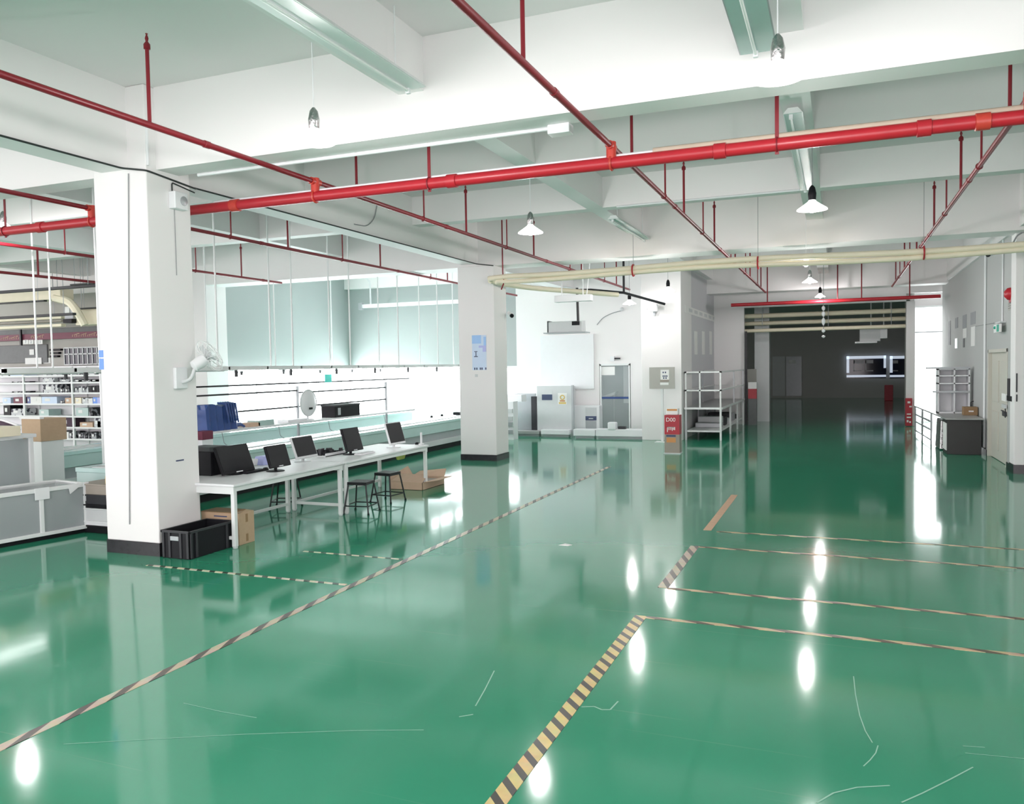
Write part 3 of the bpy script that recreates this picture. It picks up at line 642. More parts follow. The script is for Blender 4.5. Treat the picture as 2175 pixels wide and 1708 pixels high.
# ================================================================== TABLES WITH MONITORS
TZ = 0.765
def table(y0, y1, label):
    x0, x1 = -7.62, -6.60
    t = thing('work_table', label, 'table', ((x0+x1)/2, (y0+y1)/2, 0), 'white tables in a row behind the near pillar')
    MB().box(x0, x1, y0, y1, TZ-0.03, TZ).build('table_top', 'white_plastic', t, 0.006)
    MB().box(x0+0.02, x1-0.02, y0+0.02, y0+0.05, TZ-0.12, TZ-0.03).box(x0+0.02, x1-0.02, y1-0.05, y1-0.02, TZ-0.12, TZ-0.03).box(x1-0.05, x1-0.02, y0+0.05, y1-0.05, TZ-0.09, TZ-0.03).box(x0+0.02, x0+0.05, y0+0.05, y1-0.05, TZ-0.09, TZ-0.03).build('apron', 'white_metal', t, 0.003)
    for x in (x0+0.05, x1-0.05):
        for y in (y0+0.055, y1-0.055):
            l = MB().box(x-0.026, x+0.026, y-0.026, y+0.026, 0.015, TZ-0.03).build('leg', 'white_metal', t, 0.004)
            MB().lathe([(0.03, 0), (0.03, 0.012), (0.012, 0.02)], (x, y, 0), 10).build('foot', 'light_grey', l)
    MB().box(x0+0.035, x0+0.065, y0+0.08, y1-0.08, 0.10, 0.14).build('rail', 'white_metal', t, 0.003)
    MB().box(x0+0.08, x1-0.08, y0+0.035, y0+0.065, 0.10, 0.14).build('rail', 'white_metal', t, 0.003)
    return t
table(7.58, 9.90, 'white work table nearest the near pillar, with the largest monitor on it')
table(9.94, 12.5, 'white work table farther from the near pillar, above the stools')
def monitor(px, py, w, h, tilt, label, frame='black_plastic', z=0.83, bez=0.014, yaw_=0.0, kind='lcd'):
    b = at(px, py, Z=z)        # middle of the lower edge
    t = thing('computer_monitor', label, 'monitor', (b.x, b.y, TZ), 'monitors on the white tables', math.radians(yaw_))
    ct, st = math.cos(tilt), math.sin(tilt)
    R = Matrix(((ct, 0, -st), (0, 1, 0), (st, 0, ct)))   # leaning back towards -x
    zc = z-TZ; c = Vector((0, 0, zc)) + R @ Vector((-0.02, 0, h/2))
    MB().obox(c, (0.035, w, h), R).build('casing', frame, t, 0.006, local=True)
    MB().obox(c + R @ Vector((0.019, 0, 0.01)), (0.004, w-2*bez, h-2*bez-0.02), R).build('screen', 'screen', t, 0, local=True)
    MB().obox(c + R @ Vector((0.019, 0, -h/2+0.012)), (0.006, w*0.2, 0.012), R).build('maker_strip', 'light_grey' if kind != 'big' else 'white_plastic', t, 0, local=True)
    MB().path([Vector((-0.10, 0, 0.012)), Vector((-0.09, 0, zc+0.05)), c + R @ Vector((-0.02, 0, -0.02))], 0.022, 10).build('stand_neck', frame, t, smooth=True, local=True)
    mb = MB().lathe([(0.12, 0), (0.12, 0.008), (0.10, 0.014), (0.03, 0.018)], (-0.10, 0, 0), 20); mb.build('stand_base', frame, t, smooth=True, local=True)
    return t
monitor(510, 1003, 0.60, 0.37, 0.36, 'largest black monitor on the white table, leaning back beside the black box', kind='big', z=0.795)
monitor(598, 991, 0.42, 0.30, 0.30, 'small black monitor second from the near pillar on the white table')
monitor(655, 972, 0.49, 0.33, 0.34, 'black screened monitor with a grey top edge and white foot on the white table', frame='light_grey')
monitor(756, 957, 0.46, 0.37, 0.28, 'tall black monitor on the white table, fourth from the near pillar')
monitor(847, 943, 0.50, 0.38, 0.28, 'black screened monitor with a white casing at the far end of the table', frame='white_plastic')
# old tube monitor / black case at the pillar end
p = at(447, 1006, Z=TZ)
t = thing('black_equipment_case', 'deep black equipment case behind the largest monitor, next to the near pillar', 'case', (p.x, p.y, TZ))
MB().box(p.x-0.30, p.x+0.2, p.y-0.2, p.y+0.22, TZ, TZ+0.31).build('case_body', 'black_plastic', t, 0.01)
MB().frustum((p.x-0.05, p.y+0.01, TZ+0.31), (0.50, 0.42), (0.36, 0.30), 0.05).build('case_top', 'dark_grey', t, 0.006)
MB().box(p.x+0.195, p.x+0.205, p.y-0.14, p.y+0.16, TZ+0.04, TZ+0.27).build('front_panel', 'screen', t)
# keyboards, mice and odds on the table
def keyboard(px, py, label, m='black_plastic', keys='dark_grey', rz=0.0):
    p = at(px, py, Z=TZ)
    t = thing('keyboard', label, 'keyboard', p, 'keyboards on the white tables', rz)
    MB().box(-0.07, 0.07, -0.2, 0.2, 0, 0.02).build('keyboard_body', m, t, 0.005, local=True)
    mb = MB()
    for i in range(4):
        for j in range(13): mb.box(-0.055+i*0.028, -0.033+i*0.028, -0.19+j*0.029, -0.168+j*0.029, 0.02, 0.027)
    mb.build('keys', keys, t, local=True)
keyboard(538, 1003, 'black keyboard beside the largest monitor')
keyboard(775, 964, 'white keyboard before the fourth monitor', 'white_plastic', 'light_grey')
def mouse(px, py, label):
    p = at(px, py, Z=TZ); p.x = min(p.x, -6.68); mb = MB()
    mb.lathe([(0.004, 0.04), (0.02, 0.036), (0.03, 0.02), (0.032, 0.0)], (0, 0, 0), 14); mb.bm.transform(Matrix.Translation(p) @ Matrix.Diagonal((1.0, 1.8, 1, 1)))
    tag(mb.build('computer_mouse', 'black_plastic', smooth=True), label, 'mouse')
mouse(886, 944, 'black mouse on the far end of the white table'); mouse(564, 999, 'black mouse between the largest monitor and the second one')
p = at(579, 986, Z=TZ)
tag(MB().frustum((p.x-0.12, p.y, TZ), (0.2, 0.34), (0.15, 0.26), 0.12).build('plastic_tray', 'poster_lilac', bevel=0.01), 'lilac plastic tray between the first two monitors', 'tray')
p = at(545, 990, Z=TZ)
tag(MB().box(p.x-0.2, p.x-0.05, p.y-0.16, p.y+0.1, TZ, TZ+0.09).build('paper_box', 'paper', bevel=0.004), 'small white box behind the largest monitor', 'box')
p = at(700, 966, Z=TZ)
t = thing('parts_tray', 'tray of dark small parts between the third and fourth monitor', 'tray', (p.x, p.y, TZ))
MB().box(p.x-0.18, p.x+0.14, p.y-0.3, p.y+0.3, TZ, TZ+0.012).box(p.x+0.13, p.x+0.14, p.y-0.3, p.y+0.3, TZ, TZ+0.05).box(p.x-0.18, p.x-0.17, p.y-0.3, p.y+0.3, TZ, TZ+0.05).build('tray_base', 'white_plastic', t)
mb = MB()
for k in range(46):
    a, b = random.uniform(-0.15, 0.1), random.uniform(-0.27, 0.27); s_ = random.uniform(0.015, 0.04)
    mb.box(p.x+a, p.x+a+s_, p.y+b, p.y+b+s_*1.3, TZ+0.012, TZ+0.012+random.uniform(0.02, 0.1))
o = mb.build('small_parts', 'dark_grey', t); o['kind'] = 'stuff'
p = at(908, 943, Z=TZ); p.x = min(p.x, -6.68); p.y = min(p.y, 12.42)
t = thing('table_clamp', 'white clamp post standing at the far end of the white table', 'clamp', (p.x, p.y, TZ))
MB().box(p.x-0.03, p.x+0.03, p.y-0.05, p.y+0.05, TZ, TZ+0.03).build('clamp_foot', 'white_plastic', t, 0.004)
MB().tube((p.x, p.y, TZ+0.03), (p.x, p.y, TZ+0.22), 0.02, 10).build('clamp_post', 'white_plastic', t, smooth=True)
p = at(862, 972, X=-6.75)
tag(MB().frustum((p.x-0.10, p.y, TZ-0.20), (0.05, 0.2), (0.08, 0.26), 0.10).build('yellow_bag', 'plant_yellow', bevel=0.015), 'yellow green bag hanging below the far table edge', 'bag')

# ================================================================== STOOLS
def stool(name_label, pos, rz):
    t = thing('stool', name_label, 'stool', pos, 'black metal stools at the tables', rz)
    MB().box(-0.15, 0.15, -0.15, 0.15, 0.445, 0.465).box(-0.15, 0.15, -0.15, -0.13, 0.42, 0.445).box(-0.15, 0.15, 0.13, 0.15, 0.42, 0.445).box(-0.15, -0.13, -0.15, 0.15, 0.42, 0.445).box(0.13, 0.15, -0.15, 0.15, 0.42, 0.445).build('seat', 'black_metal', t, 0.006, local=True)
    for a in (-1, 1):
        for b in (-1, 1):
            l = MB().path([(a*0.135, b*0.135, 0.435), (a*0.15, b*0.15, 0.34), (a*0.195, b*0.195, 0.012)], 0.012, 8).build('leg', 'black_metal', t, smooth=True, local=True)
            MB().lathe([(0.017, 0), (0.017, 0.02), (0.012, 0.028)], (a*0.196, b*0.196, 0), 10).build('foot_cap', 'black_plastic', l, local=True)
    k = 0.182
    MB().tube((-k, -k, 0.12), (k, -k, 0.12), 0.009, 8).tube((k, -k, 0.12), (k, k, 0.12), 0.009, 8).tube((k, k, 0.12), (-k, k, 0.12), 0.009, 8).tube((-k, k, 0.12), (-k, -k, 0.12), 0.009, 8).build('foot_ring', 'black_metal', t, local=True)
    return t
p = at(767, 1023, Z=0.455); s0 = stool('black metal stool nearer the camera, in front of the table seam', (p.x, p.y, 0), 0.12)
p = at(823, 1004, Z=0.455); dup(s0, (p.x, p.y, 0), -0.1, 'black metal stool farther from the camera, beside the open cardboard box')
p = at(606, 1018, Z=0.44); dup(s0, (p.x, p.y, 0), 0.4, 'black stool half hidden under the nearer white table')

# ================================================================== CRATE AND CARDBOARD BOXES
t = thing('storage_crate', 'empty black plastic crate on the floor against the near pillar', 'crate', (-6.92, 7.34, 0))
x0, x1, y0, y1, H, W = -7.13, -6.71, 6.97, 7.70, 0.315, 0.012
MB().box(x0+0.015, x1-0.015, y0+0.015, y1-0.015, 0, 0.015).box(x0+0.012, x0+0.012+W, y0+0.012, y1-0.012, 0, H).box(x1-0.012-W, x1-0.012, y0+0.012, y1-0.012, 0, H).box(x0+0.012, x1-0.012, y0+0.012, y0+0.012+W, 0, H).box(x0+0.012, x1-0.012, y1-0.012-W, y1-0.012, 0, H).build('crate_shell', 'black_plastic', t, 0.003)
MB().box(x0, x1, y0, y0+0.022, H-0.025, H+0.004).box(x0, x1, y1-0.022, y1, H-0.025, H+0.004).box(x0, x0+0.022, y0, y1, H-0.025, H+0.004).box(x1-0.022, x1, y0, y1, H-0.025, H+0.004).build('rim', 'dark_grey', t, 0.005)
for xx in (x0+0.02, x0+0.11, x0+0.27, x1-0.05): MB().box(xx, xx+0.03, y0-0.001, y0+0.013, 0.01, H-0.02).build('rib', 'dark_grey', t, 0.003)
for yy in (y0+0.02, y0+0.1, y1-0.14, y1-0.05): MB().box(x1-0.013, x1+0.001, yy, yy+0.03, 0.01, H-0.02).build('rib', 'dark_grey', t, 0.003)
MB().box(x0+0.14, x0+0.26, y0-0.002, y0+0.014, H-0.11, H-0.06).build('hand_grip', 'grey_metal', t, 0.005)
# tall kraft box
q0, q1 = at(507, 1160, Z=0), at(538, 1150, Z=0)
bx1, by0, by1, bh = q0.x, q0.y+0.02, q1.y+0.02, at(507, 1092, X=q0.x).z
t = thing('cardboard_box', 'tall kraft cardboard box under the near table beside the black crate', 'box', (bx1-0.3, (by0+by1)/2, 0))
bx0 = bx1-0.58
MB().box(bx0, bx1, by0, by1, 0, bh).build('carton', 'kraft', t, 0.004)
MB().prism([(bx1-0.01, by0, bh), (bx1, by0, bh), (bx1, (by0+by1)/2, bh+0.035), (bx1, by1, bh)], (-0.006, 0, 0)).build('flap', 'kraft', t)
MB().box(bx0, bx1-0.12, by0, by1, bh, bh+0.008).build('flap', 'kraft_dark', t)
MB().box(bx1, bx1+0.002, (by0+by1)/2-0.02, (by0+by1)/2+0.02, bh-0.12, bh-0.02).box(bx1, bx1+0.002, (by0+by1)/2-0.02, (by0+by1)/2+0.02, 0.03, 0.12).build('tape_strip', 'kraft_dark', t)
MB().box(bx0+0.2, bx0+0.4, by0-0.001, by0, bh-0.05, bh-0.035).build('print', 'print_dark', t)
# low open carton
p = at(884, 1036, Z=0)
t = thing('cardboard_box', 'low open cardboard box with spread flaps on the floor beyond the stools', 'box', (p.x-0.05, p.y+0.1, 0))
cx, cy, hw, hd, hh = p.x-0.05, p.y+0.15, 0.32, 0.42, 0.13
MB().box(cx-hw, cx+hw, cy-hd, cy-hd+0.008, 0, hh).box(cx-hw, cx+hw, cy+hd-0.008, cy+hd, 0, hh).box(cx-hw, cx-hw+0.008, cy-hd, cy+hd, 0, hh).box(cx+hw-0.008, cx+hw, cy-hd, cy+hd, 0, hh).box(cx-hw, cx+hw, cy-hd, cy+hd, 0, 0.006).build('carton', 'pale_kraft', t)
def flap(pts): MB().prism(pts, (0, 0, 0.006)).build('flap', 'pale_kraft', t)
flap([(cx-hw, cy-hd, hh), (cx+hw, cy-hd, hh), (cx+hw-0.05, cy-0.12, hh+0.10), (cx-hw+0.05, cy-0.12, hh+0.10)])
flap([(cx+hw, cy-hd+0.05, hh), (cx+hw, cy+hd, hh), (cx+hw+0.20, cy+hd-0.05, hh+0.02), (cx+hw+0.2, cy-hd+0.25, hh+0.02)])
flap([(cx-hw, cy-hd, hh), (cx-hw, cy+hd, hh), (cx-hw-0.06, cy+hd-0.08, hh+0.18), (cx-hw-0.06, cy-hd+0.08, hh+0.07)])
flap([(cx-hw, cy+hd, hh), (cx+hw, cy+hd, hh), (cx+hw-0.05, cy+hd+0.18, hh+0.12), (cx-hw+0.05, cy+hd+0.18, hh+0.06)])
MB().box(cx-hw+0.05, cx+hw-0.05, cy-0.12, cy+hd-0.05, 0.02, 0.10).build('packing', 'taupe', t)

# ================================================================== ASSEMBLY LINES
def line(x0, x1, y0, y1, label, ends):
    t = thing('assembly_line', label, 'assembly line', ((x0+x1)/2, (y0+y1)/2, 0), 'long low assembly lines on the left')
    MB().box(x0+0.12, x1-0.10, y0+0.1, y1-0.1, 0.0, 0.14).build('base_skirt', 'black_plastic', t)
    MB().box(x0, x1, y0, y1, 0.14, 0.27).build('lower_rail', 'light_grey', t, 0.008)
    MB().box(x0+0.08, x1-0.06, y0, y1, 0.27, 0.46).build('machine_bay', 'grey_metal', t)
    MB().box(x0, x1, y0, y1, 0.46, 0.68).build('side_panel', 'teal_glass', t, 0.008)
    MB().box(x0-0.02, x1+0.02, y0, y1, 0.68, 0.745).build('work_surface', 'aqua_top', t, 0.006)
    MB().box(x0+0.25, x1-0.25, y0+0.05, y1-0.05, 0.745, 0.757).build('conveyor_belt', 'light_grey', t)
    return t
line(-10.25, -9.40, 8.5, 22.6, 'long low assembly line behind the white tables', 0)
line(-13.4, -12.5, 8.6, 22.6, 'second assembly line farther left, seen left of the near pillar', 0)
# back screen with shelves on the first line
SX = -10.22
def zl(px, py, X=SX): return at(px, py, X=X).z
def yl(px, X=SX): return at(px, 850, X=X).y
t = thing('line_shelf_rack', 'white shelf frame with dark rails above the assembly line', 'rack', (SX, 14.5, 0.76))
ya, yb, yc = yl(424), yl(632), yl(820)
zs = zl(425, 915)
for y, nm in ((ya-0.9, 0), (yb, 1), (yc, 1)):
    MB().box(SX-0.02, SX+0.02, y-0.02, y+0.02, 0.757, zl(632, 822)+0.02).build('upright', 'grey_metal' if nm else 'white_metal', t)
for px, py, y0, y1 in ((425, 822, ya-0.9, yl(870)), (425, 841, ya-0.9, yb), (500, 875, ya-0.9, yc), (650, 833, yb, yc)):
    z = zl(px, py); MB().box(SX-0.012, SX+0.012, y0, y1, z-0.015, z+0.015).build('rail', 'black_metal', t)
MB().box(SX-0.02, SX+0.42, ya-0.9, yl(850), zs-0.035, zs).build('shelf', 'white_plastic', t, 0.004)
MB().box(SX-0.05, SX-0.03, ya-0.9, yl(985), 0.757, zs-0.06).build('back_panel', 'aqua_pane', t)
for y in (ya+0.4, (yb+ya)/2+0.6, yb+0.9, yc-0.3):
    MB().path([(SX+0.1, y, zs-0.035), (SX+0.12, y+0.03, zs-0.25), (SX+0.18, y+0.08, 0.76)], 0.006, 6).build('hanging_wire', 'grey_cable', t)
# things on the shelf
q = at(462, 913, X=SX+0.2)
t = thing('folded_blue_bag', 'blue woven plastic bag with hanging straps on the white shelf', 'bag', (SX+0.2, q.y, zs))
y0, y1 = at(424, 880, X=SX+0.2).y, at(490, 880, X=SX+0.2).y; zt = at(450, 857, X=SX+0.2).z
mb = MB(); n = 14; prof = []
for i in range(n+1):
    u = i/n; y = y0+(y1-y0)*u
    hgt = (zt-zs)*(0.93+0.06*math.sin(u*9))*(1 if 0.06 < u < 0.93 else 0.86)
    prof.append((y, hgt))
for i in range(n):
    (ya_, ha), (yb_, hb) = prof[i], prof[i+1]; wv = 0.015*math.sin(i*2.1); w2 = 0.015*math.sin((i+1)*2.1)
    v = [mb.bm.verts.new(p_) for p_ in ((SX+0.04, ya_, zs), (SX+0.36+wv, ya_, zs), (SX+0.33+wv, ya_, zs+ha), (SX+0.08, ya_, zs+ha*0.98), (SX+0.04, yb_, zs), (SX+0.36+w2, yb_, zs), (SX+0.33+w2, yb_, zs+hb), (SX+0.08, yb_, zs+hb*0.98))]
    for f in ((0,1,5,4),(1,2,6,5),(2,3,7,6),(3,0,4,7)): mb.bm.faces.new([v[k] for k in f])
    if i == 0: mb.bm.faces.new([v[k] for k in (0,3,2,1)])
    if i == n-1: mb.bm.faces.new([v[k] for k in (4,5,6,7)])
mb.build('bag_body', 'blue_plastic', t)
for k in range(5):
    y = y0+(y1-y0)*(0.58+0.08*k)
    MB().path([(SX+0.2, y, zt+0.0), (SX+0.37, y+0.01, zt-0.02), (SX+0.395, y+0.03, zs+0.25-0.02*k), (SX+0.39, y+0.05, zs+0.12+0.03*(k % 2))], 0.018, 8).build('strap', 'blue_plastic', t, smooth=True)
MB().path([(SX+0.3, y1-0.1, zs+0.05), (SX+0.3, y1+0.12, zs+0.07), (SX+0.28, y1+0.25, zs+0.02)], 0.05, 8, 0.02).build('loose_end', 'blue_plastic', t, smooth=True)
q0, q1 = at(697, 887, X=SX+0.2), at(750, 887, X=SX+0.2)
t = thing('storage_crate', 'black plastic crate standing on the white shelf', 'crate', (SX+0.2, (q0.y+q1.y)/2, zs))
zt = at(722, 859, X=SX+0.2).z
MB().box(SX+0.03, SX+0.38, q0.y, q1.y, zs, zt).build('crate_shell', 'black_plastic', t, 0.01)
MB().box(SX+0.02, SX+0.39, q0.y-0.01, q1.y+0.01, zt-0.03, zt+0.004).build('rim', 'dark_grey', t, 0.004)
MB().box(SX+0.38, SX+0.386, q0.y+0.1, q0.y+0.2, zs+0.05, zt-0.06).build('hand_grip', 'grey_metal', t)
# fan on the shelf
q = at(655, 856, X=SX+0.25)
t = thing('desk_fan', 'white round desk fan on the white shelf beside the black crate', 'fan', (SX+0.25, q.y, zs))
r_ = 0.26; zc = q.z
MB().lathe([(0.004, 0.05), (r_*0.5, 0.045), (r_*0.9, 0.02), (r_, 0), (r_*0.95, -0.02), (0.02, -0.03)], (SX+0.25, q.y, zc), 28, 'X').build('fan_head', 'white_plastic', t, smooth=True)
MB().ring((SX+0.25, q.y, zc), r_+0.005, 0.012, 'X', 30, 6).build('guard_ring', 'light_grey', t, smooth=True)
MB().tube((SX+0.22, q.y, zc-r_*0.2), (SX+0.22, q.y, zs+0.02), 0.025, 10).build('fan_post', 'white_plastic', t, smooth=True)
MB().lathe([(0.13, 0), (0.13, 0.015), (0.04, 0.03)], (SX+0.22, q.y, zs), 20).build('fan_base', 'white_plastic', t, smooth=True)
MB().box(SX+0.30, SX+0.315, q.y-0.05, q.y+0.05, zc-0.13, zc-0.09).build('control_panel', 'black_plastic', t)
# paper stacks and folded sheets on the shelf
for px0, px1, h, m, lab in ((516, 540, 0.07, 'pale_kraft', 'pile of pinkish papers on the white shelf next to the blue bag'), (536, 570, 0.10, 'batten_teal', 'grey green folded sheet on the white shelf'), (600, 640, 0.05, 'white_plastic', 'white tray on the white shelf below the desk fan')):
    a, b = at(px0, 905, X=SX+0.2).y, at(px1, 905, X=SX+0.2).y
    tag(MB().box(SX+0.08, SX+0.34, a, b, zs, zs+h).build('shelf_pile', m, bevel=0.005), lab, 'pile')
q = at(694, 803, X=SX)
tag(MB().box(SX+0.02, SX+0.03, at(688, 803, X=SX).y, at(702, 803, X=SX).y, at(694, 812, X=SX).z, at(694, 795, X=SX).z).build('hanging_card', 'cyan_card'), 'turquoise card hanging from the upper rail above the assembly line', 'card')
# maroon box near the pillar below the shelf
q = at(436, 945, X=SX+0.5)
t = thing('parts_bin', 'maroon parts bin under the shelf beside the near pillar', 'bin', (q.x, q.y, 0.757))
MB().box(q.x-0.15, q.x+0.05, q.y-0.12, q.y+0.13, 0.757, 0.98).build('bin_body', 'white_plastic', t, 0.006)
MB().box(q.x-0.15, q.x+0.055, q.y-0.12, q.y+0.135, 0.98, 1.12).build('bin_top', 'maroon', t, 0.01)
# far end fittings of the first line
for px, lab in ((917, 'nearer small black knob on the line rail'), (939, 'farther small black knob on the line rail')):
    q = at(px, 899, X=-10.15); MB().lathe([(0.03, 0), (0.035, 0.03), (0.02, 0.06)], (q.x, q.y, 0.757), 10).build('stop_knob', 'black_plastic', bpy.data.objects['assembly_line'], smooth=True)
q = at(977, 893, X=-10.0)
tag(MB().box(q.x-0.1, q.x+0.1, q.y-0.25, q.y+0.25, 0.757, 0.84).build('line_tool', 'black_plastic', bevel=0.02), 'black tool lying on the assembly line by the far pillar', 'tool')

# overhead light racks hung on white rods
def light_rack(x0, x1, y0, y1, z, label, ys, xr):
    t = thing('overhead_light_rack', label, 'light rack', ((x0+x1)/2, (y0+y1)/2, z), 'overhead light racks above the assembly lines')
    MB().box(x0, x0+0.05, y0, y1, z, z+0.07).box(x1-0.05, x1, y0, y1, z, z+0.07).build('side_rail', 'white_metal', t)
    mb = MB(); y = y0
    while y < y1: mb.box(x0, x1, y, y+0.04, z+0.01, z+0.06); y += 1.03
    mb.build('cross_bar', 'white_metal', t)
    y = y0+0.1
    while y < y1-1.3:
        l = MB().tube(((x0+x1)/2, y, z+0.0), ((x0+x1)/2, y+1.2, z+0.0), 0.02, 8).build('tube', 'tube_light' if x0 > -12 and y > 10.5 else 'tube_off', t, smooth=True)
        MB().prism([((x0+x1)/2-0.06, y-0.02, z+0.03), ((x0+x1)/2+0.06, y-0.02, z+0.03), ((x0+x1)/2+0.03, y-0.02, z+0.07), ((x0+x1)/2-0.03, y-0.02, z+0.07)], (0, 1.24, 0)).build('reflector', 'white_metal', l)
        y += 1.5
    for xx, yy in zip(xr, ys): MB().tube((xx, yy, z+0.05), (xx, yy, SLAB), 0.016, 8).build('hanging_rod', 'white_metal', t, smooth=True)
    # small sockets hanging from the rail
    for k in range(9): 
        yy = y0+1.2+k*1.55
        MB().box(x1-0.03, x1, yy, yy+0.05, z-0.12, z).build('socket', 'dark_grey', t)
    return t
r1 = [11.08, 13.16, 15.18, 17.28, 19.38, 9.02]; r2 = [13.12, 15.14, 17.21, 19.3, 21.35]
light_rack(-10.42, -9.88, 7.2, 22.4, 2.12, 'long overhead light rack hanging on white rods above the first assembly line', r1+r2, [-9.9]*len(r1)+[-10.4]*len(r2))
yy = [at(px, 700, X=-13.0).y for px in (97, 130)]
light_rack(-13.3, -12.9, 7.8, 22.4, 2.13, 'overhead light rack above the second assembly line, left of the near pillar', yy+[14.5, 16.9, 19.4], [-13.25]*5)
# white pipe rail and bracket in front of the back wall
a, b = at(766, 651, Y=23.3), at(1000, 637, Y=23.3)
t = thing('wall_rail', 'white horizontal rail with a hook end before the back wall', 'rail', (a.x, 23.3, a.z))
MB().box(a.x, -9.6, 23.24, 23.34, a.z-0.06, a.z+0.06).build('rail_tube', 'white_metal', t, 0.01)
MB().box(a.x-0.05, a.x+0.1, 23.22, 23.36, a.z-0.12, a.z+0.12).build('rail_bracket', 'grey_metal', t, 0.01)
for xx in (-14.0, -11.5): MB().box(xx-0.02, xx+0.02, 23.34, WY+0.01, a.z-0.03, a.z+0.03).build('wall_bracket', 'white_metal', t)
c0 = at(735, 556, Y=23.5); c1 = at(786, 598, Y=23.5); c2 = at(789, 648, Y=23.5)
run('surface_conduit', 'white_plastic', [(c0.x, 23.5, c0.z), (c1.x, 23.5, c1.z), (c2.x, 23.45, c2.z)], 0.03, 'white conduit dropping to the rail before the back wall', 'conduit')

# ================================================================== LEFT FOREGROUND: low screen counter and workstation
ang = math.atan2(0.206, 1.089)      # the counter runs slightly askew to the hall
t = thing('low_counter', 'low white framed counter with grey translucent panels at the left edge', 'counter', (-9.228, 7.816, 0), rz=-ang)
H = 0.66
MB().box(-0.05, 0.0, -3.2, 0.0, H-0.05, H).box(-0.75, -0.7, -3.2, 0.0, H-0.05, H).box(-0.7, -0.05, -0.05, 0.0, H-0.05, H).build('top_frame', 'white_metal', t, 0.006, local=True)
MB().box(-0.7, -0.05, -3.2, -0.05, H-0.035, H-0.02).build('top_panel', 'clear_panel', t, local=True)
for y in (-0.05, -0.62, -1.75, -2.9):
    MB().box(-0.05, 0.0, y, y+0.05, 0.06, H-0.05).build('post', 'white_metal', t, 0.005, local=True)
MB().box(-0.75, -0.7, -0.05, 0, 0.06, H-0.05).build('post', 'white_metal', t, 0.005, local=True)
MB().box(-0.06, 0.008, -3.2, 0.0, 0.055, 0.10).build('bottom_rail', 'white_metal', t, 0.005, local=True)
MB().box(-0.7, -0.03, -3.2, -0.02, 0.0, 0.055).build('base_skirt', 'black_plastic', t, local=True)
for a, b in ((-0.57, -0.05), (-1.70, -0.62), (-2.85, -1.75)):
    MB().box(-0.035, -0.022, a, b, 0.10, H-0.05).build('side_panel', 'frosted_panel', t, local=True)
MB().box(-0.735, -0.72, -3.1, -0.05, 0.06, H-0.05).build('rear_panel', 'light_grey', t, local=True)
MB().box(0.0, 0.012, -0.68, -0.50, H-0.14, H+0.01).build('corner_plate', 'white_plastic', t, 0.003, local=True)
MB().box(0.0, 0.012, -0.06, 0.01, H-0.24, H+0.01).build('corner_plate', 'white_plastic', t, 0.003, local=True)
MB().prism([(0.002, -0.26, H), (0.002, -0.06, H), (0.002, -0.24, H-0.12)], (0.008, 0, 0)).build('corner_plate', 'white_plastic', t, local=True)

wx, wy = -10.45, 7.35
zt = at(75, 921, X=wx+0.3, ).z
q = at(75, 921, Y=7.9); zt = q.z; wx1 = q.x
t = thing('workstation', 'tall white framed workstation with glass sides at the left edge', 'workstation', (wx1-0.5, 7.5, 0))
MB().box(wx1-1.2, wx1, 6.95, 7.92, zt-0.05, zt).build('top', 'white_plastic', t, 0.008)
for x_, y_ in ((wx1-0.05, 7.85), (wx1-0.05, 6.98), (wx1-0.28, 7.87), (wx1-1.15, 6.98), (wx1-1.15, 7.85)):
    MB().box(x_-0.035, x_+0.035, y_-0.03, y_+0.03, 0, zt-0.05).build('post', 'white_metal', t, 0.005)
MB().box(wx1-0.055, wx1-0.045, 7.02, 7.82, 0.5, zt-0.06).build('side_panel', 'frosted_panel', t)
MB().box(wx1-1.1, wx1-0.1, 6.985, 6.995, 0.3, zt-0.06).build('side_panel', 'frosted_panel', t)
MB().box(wx1-0.6, wx1-0.08, 6.94, 6.985, zt-0.42, zt-0.36).box(wx1-0.25, wx1-0.12, 6.93, 6.985, zt-0.40, zt-0.33).build('cross_rail', 'white_metal', t, 0.004)
MB().box(wx1-1.15, wx1-0.05, 6.95, 7.0, 0.2, 0.26).box(wx1-0.07, wx1-0.02, 7.0, 7.85, 0.2, 0.26).build('cross_rail', 'white_metal', t, 0.004)
# on top of the workstation
t = thing('cardboard_box', 'large brown cardboard box behind the workstation at the left edge', 'box', (wx1+0.05, 8.5, 0))
x0, x1, z0, z1 = RY(46, 890, 86, 938, 8.7)
MB().box(x0, x1, 8.7, 9.15, z0, z1).build('carton', 'kraft', t, 0.006)
MB().box(x0-0.02, x1+0.02, 8.68, 8.75, z1, z1+0.03).build('flap', 'paper', t)
MB().box(x0+0.05, x1-0.02, 8.72, 9.1, 0, z0).build('stand', 'white_metal', t)
x0, x1, z0, z1 = RY(-20, 899, 29, 918, 7.5)
tag(MB().box(x0, x1, 7.3, 7.6, zt, zt+0.13).build('cream_carton', 'cream_duct', bevel=0.006), 'cream carton on the workstation at the left edge', 'box')
x0, x1, z0, z1 = RY(8, 893, 47, 917, 7.8)
t = thing('seat_cushion', 'dark purple cushion with white piping on the workstation', 'cushion', ((x0+x1)/2, 7.75, zt))
MB().path([(x0, 7.75, zt+0.15), (x0+0.1, 7.75, zt+0.13), (x1-0.05, 7.75, zt+0.07), (x1-0.03, 7.75, zt+0.045)], 0.045, 10).build('cushion_body', 'purple_cloth', t, smooth=True)
MB().path([(x0, 7.72, zt+0.21), (x0+0.12, 7.72, zt+0.19), (x1, 7.72, zt+0.13), (x1+0.03, 7.72, zt+0.01)], 0.018, 8).build('piping', 'white_plastic', t, smooth=True)
